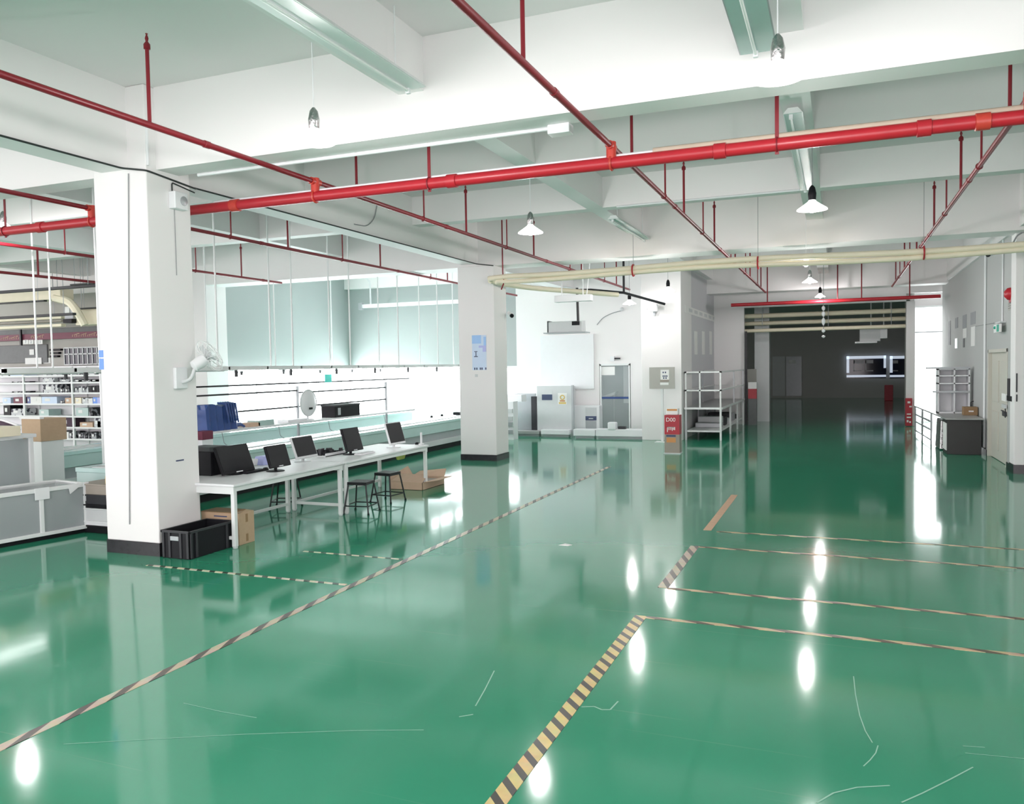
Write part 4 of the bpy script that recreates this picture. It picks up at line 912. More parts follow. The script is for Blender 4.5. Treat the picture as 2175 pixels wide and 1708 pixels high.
# stacked trays behind the near pillar's left side
zz = 0.0
for k, (m, h, lab) in enumerate((('black_plastic', 0.10, 'black lowest tray of the stack left of the near pillar'), ('white_plastic', 0.06, 'white tray second from the bottom of the stack left of the near pillar'), ('light_grey', 0.17, 'light grey bin in the middle of the stack left of the near pillar'),
        ('black_plastic', 0.05, 'thin black tray above the light grey bin in the stack left of the near pillar'), ('dark_grey', 0.13, 'dark grey bin in the upper part of the stack left of the near pillar'), ('taupe', 0.14, 'taupe bin on top of the stack left of the near pillar'))):
    t = thing('stacking_tray', lab, 'tray', (-9.05, 8.05, zz), 'stack of trays left of the near pillar')
    MB().box(-9.36, -8.72, 7.78, 8.36, zz, zz+h-0.012).build('tray_body', m, t, 0.006)
    MB().box(-9.375, -8.705, 7.765, 8.375, zz+h-0.02, zz+h).build('rim', m, t, 0.004)
    zz += h
tag(MB().box(-8.95, -8.83, 7.85, 8.0, zz, zz+0.10).build('yellow_sticky_pad', 'gold_print', bevel=0.004), 'small yellow pad on top of the stacked trays', 'pad')

# ================================================================== STORAGE RACKS AT THE CROSS WALL (far left)
RYD = 16.0
def zr(py, px=110): return at(px, py, Y=RYD).z
def xr_(px): return at(px, 850, Y=RYD).x
cols = [-40, 52, 155, 216]
shelves = [906, 883, 857, 834, 812, 797]
t = thing('storage_rack', 'white storage rack full of small bins along the cross wall, left of the near pillar', 'rack', ((xr_(-40)+xr_(216))/2, RYD+0.25, 0))
for c in cols:
    for y in (RYD, RYD+0.45): MB().box(xr_(c)-0.03, xr_(c)+0.03, y-0.025, y+0.025, 0, zr(780)).build('upright', 'white_metal', t)
for s_ in shelves + [930]:
    z = zr(s_); MB().box(xr_(cols[0]), xr_(cols[-1]), RYD-0.02, RYD+0.47, z-0.045, z).build('shelf', 'white_metal', t)
MB().box(xr_(cols[0]), xr_(cols[-1]), RYD+0.47, RYD+0.49, 0.05, zr(778)).build('back_sheet', 'white_plastic', t)
BIN = 'small bins and boxes on the white storage rack'
bins = [  # px0, px1, bottom py, top py, material, label
    (8, 22, 871, 850, 'black_plastic', 'tall black box low in the left bay of the white storage rack'), (24, 50, 871, 857, 'light_grey', 'grey meshed bin beside the tall black box on the white storage rack'),
    (29, 50, 848, 835, 'maroon', 'dark maroon bin with white slips on the white storage rack'), (6, 23, 848, 836, 'poster_pale', 'pale lilac bin beside the dark maroon one on the white storage rack'),
    (59, 66, 867, 854, 'blue_plastic', 'narrow dark blue file on the white storage rack'), (66, 89, 867, 853, 'paper', 'white box next to the narrow blue file on the white storage rack'), (90, 122, 867, 853, 'poster_pale', 'pale bin of slips right of the white box on the white storage rack'),
    (92, 124, 843, 825, 'light_grey', 'wide grey bin of dark parts in the middle bay of the white storage rack'), (128, 137, 838, 829, 'dark_grey', 'small dark part bin above the pinkish box on the white storage rack'), (139, 147, 838, 829, 'dark_grey', 'second small dark part bin above the pinkish box on the white storage rack'),
    (139, 153, 855, 843, 'pale_kraft', 'pinkish box in the middle bay of the white storage rack'), (128, 137, 855, 849, 'dark_grey', 'flat dark part beside the pinkish box on the white storage rack'),
    (160, 167, 836, 824, 'grey_metal', 'first grey file in the right bay of the white storage rack'), (168, 175, 836, 823, 'light_grey', 'second grey file in the right bay of the white storage rack'), (176, 183, 836, 824, 'grey_metal', 'third grey file in the right bay of the white storage rack'),
    (184, 188, 836, 824, 'light_grey', 'fourth grey file in the right bay of the white storage rack'), (190, 196, 836, 822, 'black_plastic', 'left black file in the right bay of the white storage rack'), (197, 204, 836, 822, 'black_plastic', 'middle black file in the right bay of the white storage rack'), (205, 212, 836, 822, 'black_plastic', 'right black file in the right bay of the white storage rack'),
    (160, 173, 853, 841, 'cream_duct', 'cream yellow box in the right bay of the white storage rack'), (175, 187, 853, 841, 'light_grey', 'grey box beside the cream yellow box on the white storage rack'), (188, 197, 853, 842, 'paper', 'white slanted box in the right bay of the white storage rack'), (198, 207, 853, 840, 'sheet_blue', 'deep blue box in the right bay of the white storage rack'), (207, 213, 853, 840, 'poster_lilac', 'lilac box at the right end of the white storage rack'),
    (162, 188, 885, 868, 'batten_teal', 'green grey crate in the right bay of the white storage rack'), (190, 196, 885, 867, 'dark_grey', 'dark upright part beside the green grey crate on the storage rack'), (200, 213, 896, 862, 'light_grey', 'pale crumpled bag at the right end of the white storage rack'), (170, 197, 896, 886, 'pale_kraft', 'pink carton under the green grey crate on the storage rack'),
    (166, 176, 920, 908, 'dark_grey', 'left dark green bin on the lowest visible shelf of the storage rack'), (178, 184, 920, 907, 'dark_grey', 'second dark green bin on the lowest visible shelf of the storage rack'), (187, 192, 920, 908, 'dark_grey', 'third dark green bin on the lowest visible shelf of the storage rack'), (194, 204, 920, 907, 'grey_metal', 'grey bin on the lowest visible shelf of the storage rack'), (208, 215, 920, 907, 'dark_grey', 'rightmost dark bin on the lowest visible shelf of the storage rack'),
    (106, 127, 902, 880, 'grey_metal', 'stacked grey trays in the middle bay of the storage rack'), (128, 154, 903, 876, 'purple_cloth', 'dark purple bag with white slips in the middle bay of the storage rack'), (133, 146, 922, 909, 'paper', 'white box on the lowest visible shelf, middle bay'), (106, 116, 922, 909, 'light_grey', 'pale grey box on the lowest visible shelf, middle bay'), (118, 130, 922, 908, 'grey_metal', 'grey upright box on the lowest visible shelf, middle bay'), (147, 156, 922, 908, 'dark_grey', 'dark box on the lowest visible shelf, middle bay'),
    (84, 104, 884, 871, 'batten_teal', 'dark green basket above the brown cardboard box on the storage rack'),
    (90, 99, 793, 786, 'light_grey', 'first pale bin on the top shelf of the storage rack'), (100, 110, 793, 786, 'grey_metal', 'second bin on the top shelf of the storage rack'), (112, 121, 793, 786, 'light_grey', 'third bin on the top shelf of the storage rack'), (123, 132, 793, 786, 'grey_metal', 'fourth bin on the top shelf of the storage rack'),
    (142, 152, 793, 787, 'dark_grey', 'fifth, darker bin on the top shelf of the storage rack'), (154, 163, 793, 786, 'grey_metal', 'sixth bin on the top shelf of the storage rack'), (165, 174, 793, 787, 'dark_grey', 'seventh bin on the top shelf of the storage rack'), (176, 186, 793, 786, 'grey_metal', 'eighth bin on the top shelf of the storage rack'), (188, 200, 793, 785, 'light_grey', 'rightmost bin on the top shelf of the storage rack'),
    (22, 52, 794, 787, 'poster_pale', 'pale blue bins at the left of the top shelf of the storage rack'), (2, 18, 794, 787, 'light_grey', 'grey bin at the very left of the top shelf of the storage rack'),
    (166, 211, 808, 804, 'dark_grey', 'row of dark labels on the second shelf from the top, right bay'), (159, 175, 816, 811, 'grey_metal', 'low grey bin under the dark labels, right bay'), (194, 211, 816, 811, 'black_plastic', 'low black bin under the dark labels, right bay'),
    (92, 116, 819, 810, 'light_grey', 'low pale bin under the second shelf, middle bay'), (128, 150, 819, 813, 'grey_metal', 'low grey bin under the second shelf, middle bay'), (26, 49, 828, 825, 'dark_grey', 'flat dark tray in the left bay of the storage rack'), (26, 49, 821, 819, 'dark_grey', 'upper flat dark tray in the left bay of the storage rack'),
]
sz = sorted([zr(s_) for s_ in shelves+[930]])
for px0, px1, pb, pt, m, lab in bins:
    x0, x1, z0, z1 = RY(px0, pt, px1, pb, RYD)
    zb = min(sz, key=lambda v: abs(v-z0)); h = z1-z0
    top = [v for v in sz if v > zb+0.01]; h = min(h, (top[0]-zb-0.06) if top else 9)
    if h < 0.03: h = 0.03
    o = thing('storage_bin', lab, 'bin', ((x0+x1)/2, RYD+0.2, zb), BIN)
    m = {'light_grey': 'parts_pale', 'grey_metal': 'parts_grey', 'dark_grey': 'parts_dark'}.get(m, m)
    MB().box(x0, x1, RYD-0.01, RYD+0.38, zb, zb+h).build('bin_body', m, o)
    w = x1-x0
    if w > 0.12: MB().box(x0+w*0.2, x0+w*0.55, RYD-0.014, RYD-0.01, zb+h*0.35, zb+h*0.75).build('bin_label', 'paper', o)
# cluttered wall above the racks: ducts, trays, banner, number cards, gridded window
CYW = 16.5
def zc(py, px=110): return at(px, py, Y=CYW).z
def xc(px): return at(px, 650, Y=CYW).x
def hbar(name, m, py0, py1, px0, px1, label, cat, y0=CYW, d=0.2):
    x0, x1 = at(px0, (py0+py1)/2, Y=y0).x, at(px1, (py0+py1)/2, Y=y0).x
    zb, zt = at((px0+px1)/2, py1, Y=y0).z, at((px0+px1)/2, py0, Y=y0).z
    t = thing(name, label, cat, ((x0+x1)/2, y0+d/2, zb))
    MB().box(x0, x1, y0, y0+d, zb, zt).build('body', m, t, 0.01)
    if cat in ('cable tray', 'duct', 'pipe'):
        for xx in (x0+0.1*(x1-x0), x1-0.1*(x1-x0)): MB().tube((xx, y0+d/2, zt-0.01), (xx, y0+d/2, SLAB), 0.008, 6).build('hanging_rod', 'grey_metal', t)
    return t
hbar('cable_tray', 'black_metal', 612, 618, -60, 213, 'thick black cable tray crossing the far left bay', 'cable tray', 14.2, 0.1)
hbar('cable_tray', 'black_metal', 601, 604, 148, 216, 'short black cable tray above the thick one, near the pillar', 'cable tray', 14.8, 0.1)
hbar('cable_tray', 'black_metal', 642, 645, -60, 93, 'thin black tray under the cream air duct at the far left', 'cable tray', 14.6, 0.1)
hbar('cable_tray', 'black_metal', 670, 675, -60, 155, 'black tray above the cream pipes at the far left', 'cable tray', 14.6, 0.1)
hbar('cable_tray', 'black_metal', 653, 656, 165, 216, 'short black tray right of the cream bend', 'cable tray', 15.4, 0.1)
hbar('air_duct', 'cream_duct', 619, 641, -60, 128, 'broad cream air duct under the black cable tray', 'duct', 15.2, 0.4)
hbar('air_duct', 'cream_duct', 657, 690, 160, 216, 'big cream duct box beside the cream bend', 'duct', 15.5, 0.4)
q0 = at(125, 633, Y=15.1); q1 = at(140, 640, Y=15.1); q2 = at(158, 665, Y=15.1); q3 = at(166, 690, Y=15.1)
run('duct_bend', 'cream_duct', [(q0.x-0.3, 15.22, q0.z+0.02), (q1.x, 15.22, q1.z), (q2.x, 15.22, q2.z), (q3.x, 15.3, q3.z)], 0.10, 'cream duct bend dropping beside the white posts at the far left', 'duct', 0.3)
for py0, py1, lab in ((677, 682, 'upper'), (684, 688, 'middle'), (692, 698, 'lower')):
    hbar('duct_pipe', 'cream_duct' if py0 != 684 else 'taupe', py0, py1, -60, 130, lab+' pipe of the three cream pipes at the far left', 'pipe', 15.6, 0.15)
hbar('wall_panel', 'dim_board', 699, 712, -60, 216, 'grey panel strip above the dark red banner at the far left', 'panel', 16.56, 0.1)
t = thing('wall_banner', 'long dark red banner with pale lettering on the cross wall at the far left', 'banner', (xc(80), CYW, zc(718)))
x0, x1, z0, z1 = RY(-60, 709, 216, 722, CYW)
MB().box(x0, x1, CYW, CYW+0.16, z0, z1).build('banner_cloth', 'maroon', t)
mb = MB()
for k in range(46):
    px = 2+k*4.6
    if 44 < px < 62 or 92 < px < 150: continue
    xx = at(px, 716, Y=CYW).x; w = 0.05+0.03*((k*7) % 3); hh = (z1-z0)*(0.25+0.1*((k*5) % 4)); zb = z0+(z1-z0)*0.25
    mb.box(xx, xx+0.02, CYW-0.004, CYW, zb, zb+hh).box(xx, xx+w, CYW-0.004, CYW, zb+hh*0.8, zb+hh)
mb.build('lettering', 'pale_kraft', t)
MB().box(at(46, 716, Y=CYW).x-0.03, at(46, 716, Y=CYW).x+0.03, CYW-0.05, CYW, at(46, 734, Y=CYW).z, at(46, 700, Y=CYW).z).build('banner_post', 'black_metal', t)
for px0, px1, ch in ((49, 60, '7'), (61, 71, '2'), (73, 80, '9'), (81, 90, '1')):
    x0, x1, z0, z1 = RY(px0, 722, px1, 731, CYW-0.05)
    t = thing('number_card', 'white card reading %s hung under the dark red banner' % ch, 'card', ((x0+x1)/2, CYW-0.05, z0), 'white number cards at the far left')
    MB().box(x0, x1, CYW-0.05, CYW-0.04, z0, z1).build('card', 'paper', t)
    text('numeral', ch, (z1-z0)*0.9, ((x0+x1)/2, CYW-0.052, (z0+z1)/2), (PI/2, 0, 0), 'print_dark', t)
# dark gridded window and grey boards
t = thing('gridded_window', 'dark gridded inner window low on the cross wall beside the near pillar', 'window', (xc(175), CYW, zc(772)))
x0, x1, z0, z1 = RY(136, 738, 216, 774, CYW)
MB().box(x0, x1, CYW+0.02, CYW+0.16, z0, z1).build('pane', 'night_pane', t)
mb = MB()
for k in range(9): mb.box(x0+(x1-x0)*k/8-0.015, x0+(x1-x0)*k/8+0.015, CYW, CYW+0.03, z0, z1)
for k in (0, 0.62, 1): mb.box(x0, x1, CYW, CYW+0.03, z0+(z1-z0)*k-0.015, z0+(z1-z0)*k+0.015)
mb.build('grid_frame', 'light_grey', t)
hbar('notice_board', 'dim_board', 734, 772, -60, 100, 'grey board under the number cards at the far left', 'board', CYW+0.1, 0.05)
hbar('notice_sheet', 'paper', 760, 774, 53, 88, 'white sheet with grey rows on the grey board', 'notice', CYW+0.08, 0.02)
hbar('notice_sheet', 'paper', 742, 754, 62, 72, 'small white sheet above the larger one on the grey board', 'notice', CYW+0.08, 0.02)
hbar('notice_sheet', 'paper', 760, 772, 91, 107, 'white sheet at the right of the grey board', 'notice', CYW+0.13, 0.02)
for py, px0, px1, lab in ((741, 104, 128, 'upper'), (748, 106, 124, 'middle'), (755, 105, 122, 'lower')):
    hbar('equipment_strip', 'black_plastic', py, py+4, px0, px1, lab+' dark strip of equipment between the white hanging posts', 'equipment', CYW+0.05, 0.1)
t = thing('hanging_box', 'grey and white box cluster inside the cream bend', 'equipment', (xc(147), 15.4, zc(685)))
x0, x1, z0, z1 = RY(137, 656, 155, 686, 15.4)
MB().box(x0, x1, 15.4, 15.6, z0+0.1, z1).build('box_body', 'grey_metal', t, 0.01)
MB().box(x0+0.05, x0+0.2, 15.38, 15.4, z0+0.2, z0+0.42).build('white_cover', 'paper', t)
MB().box(x0, x1, 15.35, 15.62, z0, z0+0.1).build('tray', 'black_plastic', t)

# ================================================================== BACK ROOM FRONT (beyond the far pillar)
B = WY
def wbox(name, m, px0, py0, px1, py1, label=None, cat=None, d=0.03, Y=B, parent=None, group=None, bevel=0.0, off=0.0):
    x0, x1, z0, z1 = RY(px0, py0, px1, py1, Y)
    o = MB().box(x0, x1, Y-d-off, Y-off, max(z0, 0.002), z1).build(name, m, parent, bevel)
    return tag(o, label, cat, group) if label else o
wbox('wall_board', 'white_plastic', 1150, 712, 1262, 826, 'large white panel standing out from the cabin front', 'panel', 0.06)
t = thing('cabinet_screen', 'pale grey screen panel with a dark notice and a golden emblem sheet', 'screen', (-8.1, B-0.5, 0))
x0, x1, z0, z1 = RY(1142, 820, 1216, 922, 23.0)
MB().box(x0, x1, 22.95, 23.0, 0.02, z1).build('panel', 'light_grey', t, 0.008)
MB().box(x1-0.01, x1+0.05, 22.93, 23.02, 0, z1+0.02).build('edge_post', 'grey_metal', t, 0.004)
wbox('notice_sheet', 'print_dark', 1151, 838, 1173, 850, d=0.004, Y=22.95, parent=t); wbox('notice_sheet', 'light_grey', 1151, 830, 1173, 838, d=0.004, Y=22.95, parent=t)
e = wbox('emblem_sheet', 'paper', 1185, 835, 1204, 859, d=0.004, Y=22.95, parent=t)
x0, x1, z0, z1 = RY(1187, 837, 1202, 858, 22.945)
MB().ring(((x0+x1)/2, 22.943, z0+(z1-z0)*0.66), (x1-x0)*0.28, 0.015, 'Y', 18, 6).box(x0, x1, 22.941, 22.944, z0, z0+0.05).build('emblem', 'gold_print', e)
MB().box(x0+0.03, x1-0.03, 22.941, 22.944, z0+0.07, z0+0.11).build('emblem_line', 'orange_print', e)
wbox('grey_partition', 'grey_metal', 1092, 836, 1139, 922, 'low dark grey partition to the left of the screen panel', 'partition', 0.06, 23.2)
wbox('grey_partition', 'dark_grey', 1131, 842, 1142, 918, 'narrow darker partition edge beside the screen panel', 'partition', 0.1, 23.1)
wbox('white_shelf_unit', 'white_plastic', 1078, 838, 1118, 852, 'short white shelf end beside the far pillar', 'shelf', 0.4, 22.6)
t = thing('slim_shelf', 'slim white shelf of grey odds and ends against the far pillar', 'shelf', (-9.0, 22.0, 0))
x0, x1, z0, z1 = RY(1078, 853, 1092, 932, 21.6)
MB().box(x0, x1, 21.55, 21.9, 0, z1).build('shelf_body', 'white_plastic', t)
for a in (0.15, 0.35, 0.5, 0.7):
    MB().box(x0+0.02, x1-0.02, 21.5, 21.56, z1*a, z1*a+0.12).build('shelf_item', 'grey_metal' if a < 0.5 else 'light_grey', t)
# low white benches along the cabin
for px0, px1, py0, py1, m, lab in ((1093, 1150, 914, 922, 'counter_top', 'low grey bench at the foot of the dark grey partition'), (1153, 1213, 912, 922, 'white_plastic', 'low white bench under the screen panel'),
        (1222, 1268, 911, 927, 'white_plastic', 'thick white rolled bench end in front of the cabin'), (1269, 1388, 911, 923, 'white_plastic', 'long low white bench below the glass door')):
    Yb = 22.9 if px0 < 1220 else 22.6
    x0, x1, z0, z1 = RY(px0, py0, px1, py1, Yb)
    t = thing('low_bench', lab, 'bench', ((x0+x1)/2, Yb, 0), 'low benches along the cabin front')
    MB().box(x0, x1, Yb-0.2, Yb+0.15, 0.06, z1).build('bench_top', m, t, 0.02)
    MB().box(x0+0.05, x1-0.05, Yb-0.1, Yb+0.1, 0, 0.06).build('bench_foot', 'grey_metal', t)
t = thing('drawer_cabinet', 'white cabinet with grey and black drawers beside the glass door', 'cabinet', (-7.0, B-0.3, 0))
x0, x1, z0, z1 = RY(1216, 862, 1273, 915, 23.3)
MB().box(x0, x1, 23.3, 23.65, 0.02, z1).build('cabinet_body', 'white_plastic', t, 0.006)
wbox('drawer', 'light_grey', 1244, 866, 1267, 884, d=0.015, Y=23.3, parent=t); dr = wbox('drawer', 'print_dark', 1244, 884, 1267, 893, d=0.02, Y=23.3, parent=t); wbox('drawer', 'grey_metal', 1244, 894, 1267, 911, d=0.015, Y=23.3, parent=t)
wbox('drawer_handle', 'light_grey', 1251, 888, 1260, 890, d=0.03, Y=23.28, parent=dr)
wbox('wall_cabinet', 'light_grey', 1213, 820, 1223, 862, 'narrow grey wall box beside the screen panel', 'cabinet', 0.2)
# glass door of the cabin
d2 = bpy.data.objects.new('door_2', None); COL.objects.link(d2); d2['kind'] = 'structure'; d2['label'] = 'tall glass door in the white cabin front'; ORG[d2.name] = Vector((0, 0, 0))
X0, X1, Z1 = -6.66, -5.74, 2.12
MB().box(X0, X0+0.04, B-0.02, B+0.1, 0, Z1).box(X1-0.04, X1, B-0.02, B+0.1, 0, Z1).box(X0, X1, B-0.02, B+0.1, Z1-0.04, Z1+0.02).build('door_frame', 'white_metal', d2)
MB().box(X0+0.04, X1-0.04, B+0.05, B+0.06, 0.02, Z1-0.04).build('glass', 'clear_panel', d2)
MB().box(X0+0.04, X1-0.06, B+0.03, B+0.05, 1.08, 1.14).build('push_bar', 'blue_plastic', d2)
struct(MB().box(-7.6, -4.9, 25.6, 25.7, 0, 2.6).build('wall_cabin', 'grey_and_shaded_wall'), 'grey wall seen through the glass door')
wbox('wall_notice', 'paper', 1275, 779, 1306, 797, 'white notice inside the glass door, upper left', 'notice', 0.01, B+0.04)
wbox('cabin_shelf', 'white_plastic', 1325, 778, 1340, 856, 'white panel standing inside the glass door on the right', 'panel', 0.05, B+0.6)
t = thing('inner_shelf', 'white slanting shelf inside the glass door', 'shelf', (-6.3, B+0.8, 1.0))
q0, q1 = at(1276, 846, Y=B+0.8), at(1306, 836, Y=B+0.8)
MB().prism([(q0.x, B+0.7, q0.z-0.06), (q1.x, B+0.7, q1.z-0.04), (q1.x+0.05, B+0.7, q1.z+0.06), (q0.x, B+0.7, q0.z+0.04)], (0, 0.3, 0)).build('shelf_board', 'white_plastic', t)
MB().box(q1.x-0.03, q1.x, B+0.75, B+0.8, 0, q1.z-0.04).build('shelf_leg', 'light_grey', t)
wbox('white_case', 'white_plastic', 1295, 896, 1312, 912, 'small white rounded case on the long low bench', 'case', 0.25, 22.6, bevel=0.03)
wbox('tool_roll', 'dark_grey', 1315, 905, 1331, 912, 'dark tool roll on the long low bench beside the white case', 'tool', 0.15, 22.6, bevel=0.02)
wbox('tool_roll', 'black_plastic', 1376, 908, 1395, 913, 'black tools at the right end of the long low bench', 'tool', 0.12, 22.6, bevel=0.02)
q = at(1303, 763, Y=B)
t = thing('door_closer', 'small white box with dark arm on the wall above the glass door', 'fitting', (q.x, B, q.z))
wbox('box_body', 'white_plastic', 1298, 757, 1306, 767, d=0.12, parent=t); wbox('arm', 'dark_grey', 1306, 760, 1318, 763, d=0.06, parent=t)
c = [at(x_, y_, Y=B-0.03) for x_, y_ in ((1268, 690), (1280, 675), (1300, 665), (1320, 660))]
run('cable', 'grey_cable', c, 0.012, 'thin grey cable curving over the cabin wall', 'cable', 0.3)
q = at(1322, 657, Y=B)
tag(MB().lathe([(0.05, 0), (0.06, -0.06), (0.03, -0.1)], (q.x, B, q.z), 12, 'Y').build('cable_box', 'light_grey', smooth=True), 'small round box at the end of the curving cable', 'box')
# hanging projector-like light box with black rod and black tray
YB = 20.0
t = thing('hanging_light_box', 'silver light box hanging from a black rod before the cabin', 'light fitting', (at(1205, 697, Y=YB).x, YB, at(1205, 710, Y=YB).z))
x0, x1, z0, z1 = RY(1170, 684, 1240, 706, YB)
MB().prism([(x0, YB-0.2, z0), (x0, YB-0.2, z1), (x0, YB+0.15, z1+0.03), (x0, YB+0.2, z0)], (x1-x0, 0, 0)).build('housing', 'light_grey', t, 0.01)
MB().box(x0-0.12, x1+0.1, YB-0.25, YB+0.22, z0-0.03, z0).build('base_plate', 'grey_metal', t)
MB().box(x0-0.03, x0, YB-0.2, YB+0.2, z0, z1+0.03).build('end_cap', 'dark_grey', t)
MB().box(x1-0.25, x1-0.05, YB-0.22, YB-0.1, z1-0.1, z1).build('lamp_holder', 'black_plastic', t)
q0, q1 = at(1226, 645, Y=YB), at(1228, 685, Y=YB); qt = at(1225, 614, Y=YB)
MB().path([(q1.x, YB, q1.z), (q0.x, YB, qt.z+0.03)], 0.035, 8).build('hanging_rod', 'black_metal', t, smooth=True)
pts = [at(1222, 617, Y=YB), at(1255, 616, Y=YB+0.3), at(1325, 622, Y=YB+1.0), at(1412, 646, Y=YB+1.8)]
t = thing('black_conduit', 'bent black conduit running over to the white wall corner', 'conduit', pts[1])
MB().path(pts, 0.035, 8).build('conduit_tube', 'black_metal', t, smooth=True)
a = pts[2]; b = at(1329, 578, Y=a.y); MB().path([a, (a.x, a.y, SEC if False else SLAB)], 0.03, 8).build('hanger_rod', 'black_metal', t, smooth=True)
a = at(1195, 580, Y=YB); b_ = at(1222, 616, Y=YB)
run('surface_conduit', 'white_plastic', [at(1196, 610, Y=YB), at(1212, 612, Y=YB), at(1222, 617, Y=YB)], 0.03, 'short white elbow joining the black conduit', 'conduit', 0.1)
# speaker or lamp cluster at the top of the corner
t = thing('wall_floodlight', 'white floodlight on a bracket at the upper edge of the white wall corner', 'light fitting', at(1390, 655, Y=22.15))
q = at(1390, 655, Y=22.15)
MB().box(q.x-0.12, q.x+0.12, 21.9, 22.1, q.z-0.1, q.z+0.1).build('lamp_head', 'white_plastic', t, 0.02)
MB().box(q.x-0.3, q.x-0.12, 21.95, 22.05, q.z-0.02, q.z+0.03).box(q.x-0.03, q.x+0.03, 22.1, 22.2, q.z-0.2, q.z+0.05).build('bracket', 'grey_metal', t)

# ================================================================== FIRE BOX, SIGN POST
t = thing('fire_box', 'tall red fire equipment box with white lettering standing by the white corner', 'fire box', (-3.6, 18.95, 0))
FY = 18.9
x0, x1, _, _ = RY(1411, 880, 1443, 900, FY)
zf = lambda py: at(1427, py, Y=FY).z
fw = x1-x0
MB().box(x0-0.02, x1+0.02, FY-0.02, FY+0.3, 0, zf(963)+0.01).build('base', 'light_grey', t)
MB().box(x0, x1, FY, FY+0.28, 0.02, zf(923)).build('lower_body', 'taupe', t, 0.004)
MB().box(x0, x1, FY, FY+0.28, zf(923), zf(882)).build('upper_body', 'extinguisher_red', t, 0.004)
MB().box(x0+fw*0.1, x1-fw*0.12, FY+0.05, FY+0.25, zf(882), zf(868)).build('top_sign', 'paper', t, 0.02)
MB().box(x0+fw*0.15, x1-fw*0.18, FY+0.045, FY+0.05, zf(873), zf(869)).build('sign_print', 'orange_print', t)
text('lettering', 'D00', 0.13, (x0+fw*0.42, FY-0.002, zf(892)), (PI/2, 0, 0), 'paper', t)
mb = MB()
zz = zf(918); hh = zf(908)-zf(919)
for i, (u, h) in enumerate(((0.18, 1.0), (0.28, 0.6), (0.40, 0.6), (0.50, 0.75), (0.58, 0.55), (0.66, 0.6))): mb.box(x0+fw*u, x0+fw*u+0.018, FY-0.003, FY, zz+hh*(1-h), zz+hh)
mb.box(x0+fw*0.18, x0+fw*0.62, FY-0.003, FY, zz+hh*0.85, zz+hh).build('lettering', 'paper', t)
MB().box(x0+fw*0.12, x1-fw*0.25, FY-0.003, FY, zf(928), zf(924)).build('label_band', 'print_dark', t)
MB().box(x0+fw*0.14, x1-fw*0.25, FY-0.003, FY, zf(940), zf(930)).build('label_sheet', 'orange_print', t)
SY = 21.6
t = thing('sign_post', 'grey sign board with a small notice on a thin white post', 'sign', (at(1405, 900, Y=SY).x, SY, 0))
x0, x1, z0, z1 = RY(1379, 780, 1433, 826, SY)
MB().box(x0, x1, SY, SY+0.03, z0, z1).build('board', 'board_grey', t, 0.004)
xp0, xp1, _, _ = RY(1403, 850, 1408, 860, SY)
MB().box(xp0, xp1, SY+0.03, SY+0.09, 0.02, z0+0.3).build('post', 'white_metal', t, 0.004)
MB().box(xp0-0.15, xp1+0.15, SY-0.1, SY+0.2, 0, 0.02).build('post_foot', 'white_metal', t)
w, h = x1-x0, z1-z0
s_ = MB().box(x0+w*0.45, x0+w*0.78, SY-0.004, SY, z0+h*0.32, z0+h*0.88).build('notice_sheet', 'paper', t)
MB().box(x0+w*0.43, x0+w*0.78, SY-0.006, SY, z0+h*0.32, z0+h*0.42).build('notice_band', 'taupe', s_)
mb = MB()
for u, v in ((0.53, 0.72), (0.62, 0.72), (0.53, 0.55), (0.60, 0.55), (0.67, 0.55), (0.55, 0.46), (0.64, 0.46)): mb.box(x0+w*u, x0+w*(u+0.05), SY-0.006, SY, z0+h*v, z0+h*(v+0.07))
mb.build('notice_print', 'print_dark', s_)
MB().box(x0+w*0.43, x0+w*0.76, SY-0.005, SY, z0+h*0.18, z0+h*0.29).build('notice_strip', 'paper', t)

# ================================================================== RACKS LEFT OF THE DARK ROOM
zt_ = at(1500, 866, Y=22.45).z; ztop = at(1500, 789, Y=22.45).z; zmid = at(1500, 828, Y=22.45).z
xa, xb = -3.92, -2.92
t = thing('glass_rack_table', 'long white framed table with grey top and open upper frame along the inner wall', 'rack', (-3.4, 25.5, 0))
MB().box(xa, xb, 22.45, 28.2, zt_-0.05, zt_).build('table_top', 'counter_top', t, 0.006)
MB().box(xa, xb, 22.42, 22.45, zt_-0.05, zt_+0.005).box(xb, xb+0.02, 22.45, 28.2, zt_-0.05, zt_+0.005).build('edge_trim', 'white_metal', t)
for x_ in (xa+0.04, xb-0.03):
    for y_ in (22.47, 24.6, 26.4, 28.1): MB().box(x_-0.025, x_+0.025, y_-0.025, y_+0.025, 0, zt_-0.05).build('leg', 'white_metal' if x_ > -3.5 else 'grey_metal', t)
for x_, y_ in ((xa+0.04, 22.47), (xa+0.42, 22.47), (xb-0.03, 22.47), (xa+0.04, 25.5), (xb-0.03, 25.5), (xb-0.03, 28.1)):
    MB().box(x_-0.02, x_+0.02, y_-0.02, y_+0.02, zt_, ztop).build('upper_post', 'white_metal' if y_ < 24 else 'grey_metal', t)
for z in (ztop, zmid):
    MB().box(xa, xb, 22.45, 22.49, z-0.04, z).box(xb-0.04, xb, 22.45, 28.2, z-0.04, z).box(xa, xa+0.04, 22.45, 28.2, z-0.04, z).build('upper_rail', 'white_metal', t)
MB().box(xa+0.05, xb-0.05, 22.5, 28.1, zmid-0.03, zmid-0.015).build('upper_shelf', 'clear_panel', t)
MB().box(xa+0.05, xb-0.05, 22.48, 28.1, 0.22, 0.26).build('lower_shelf', 'white_metal', t)
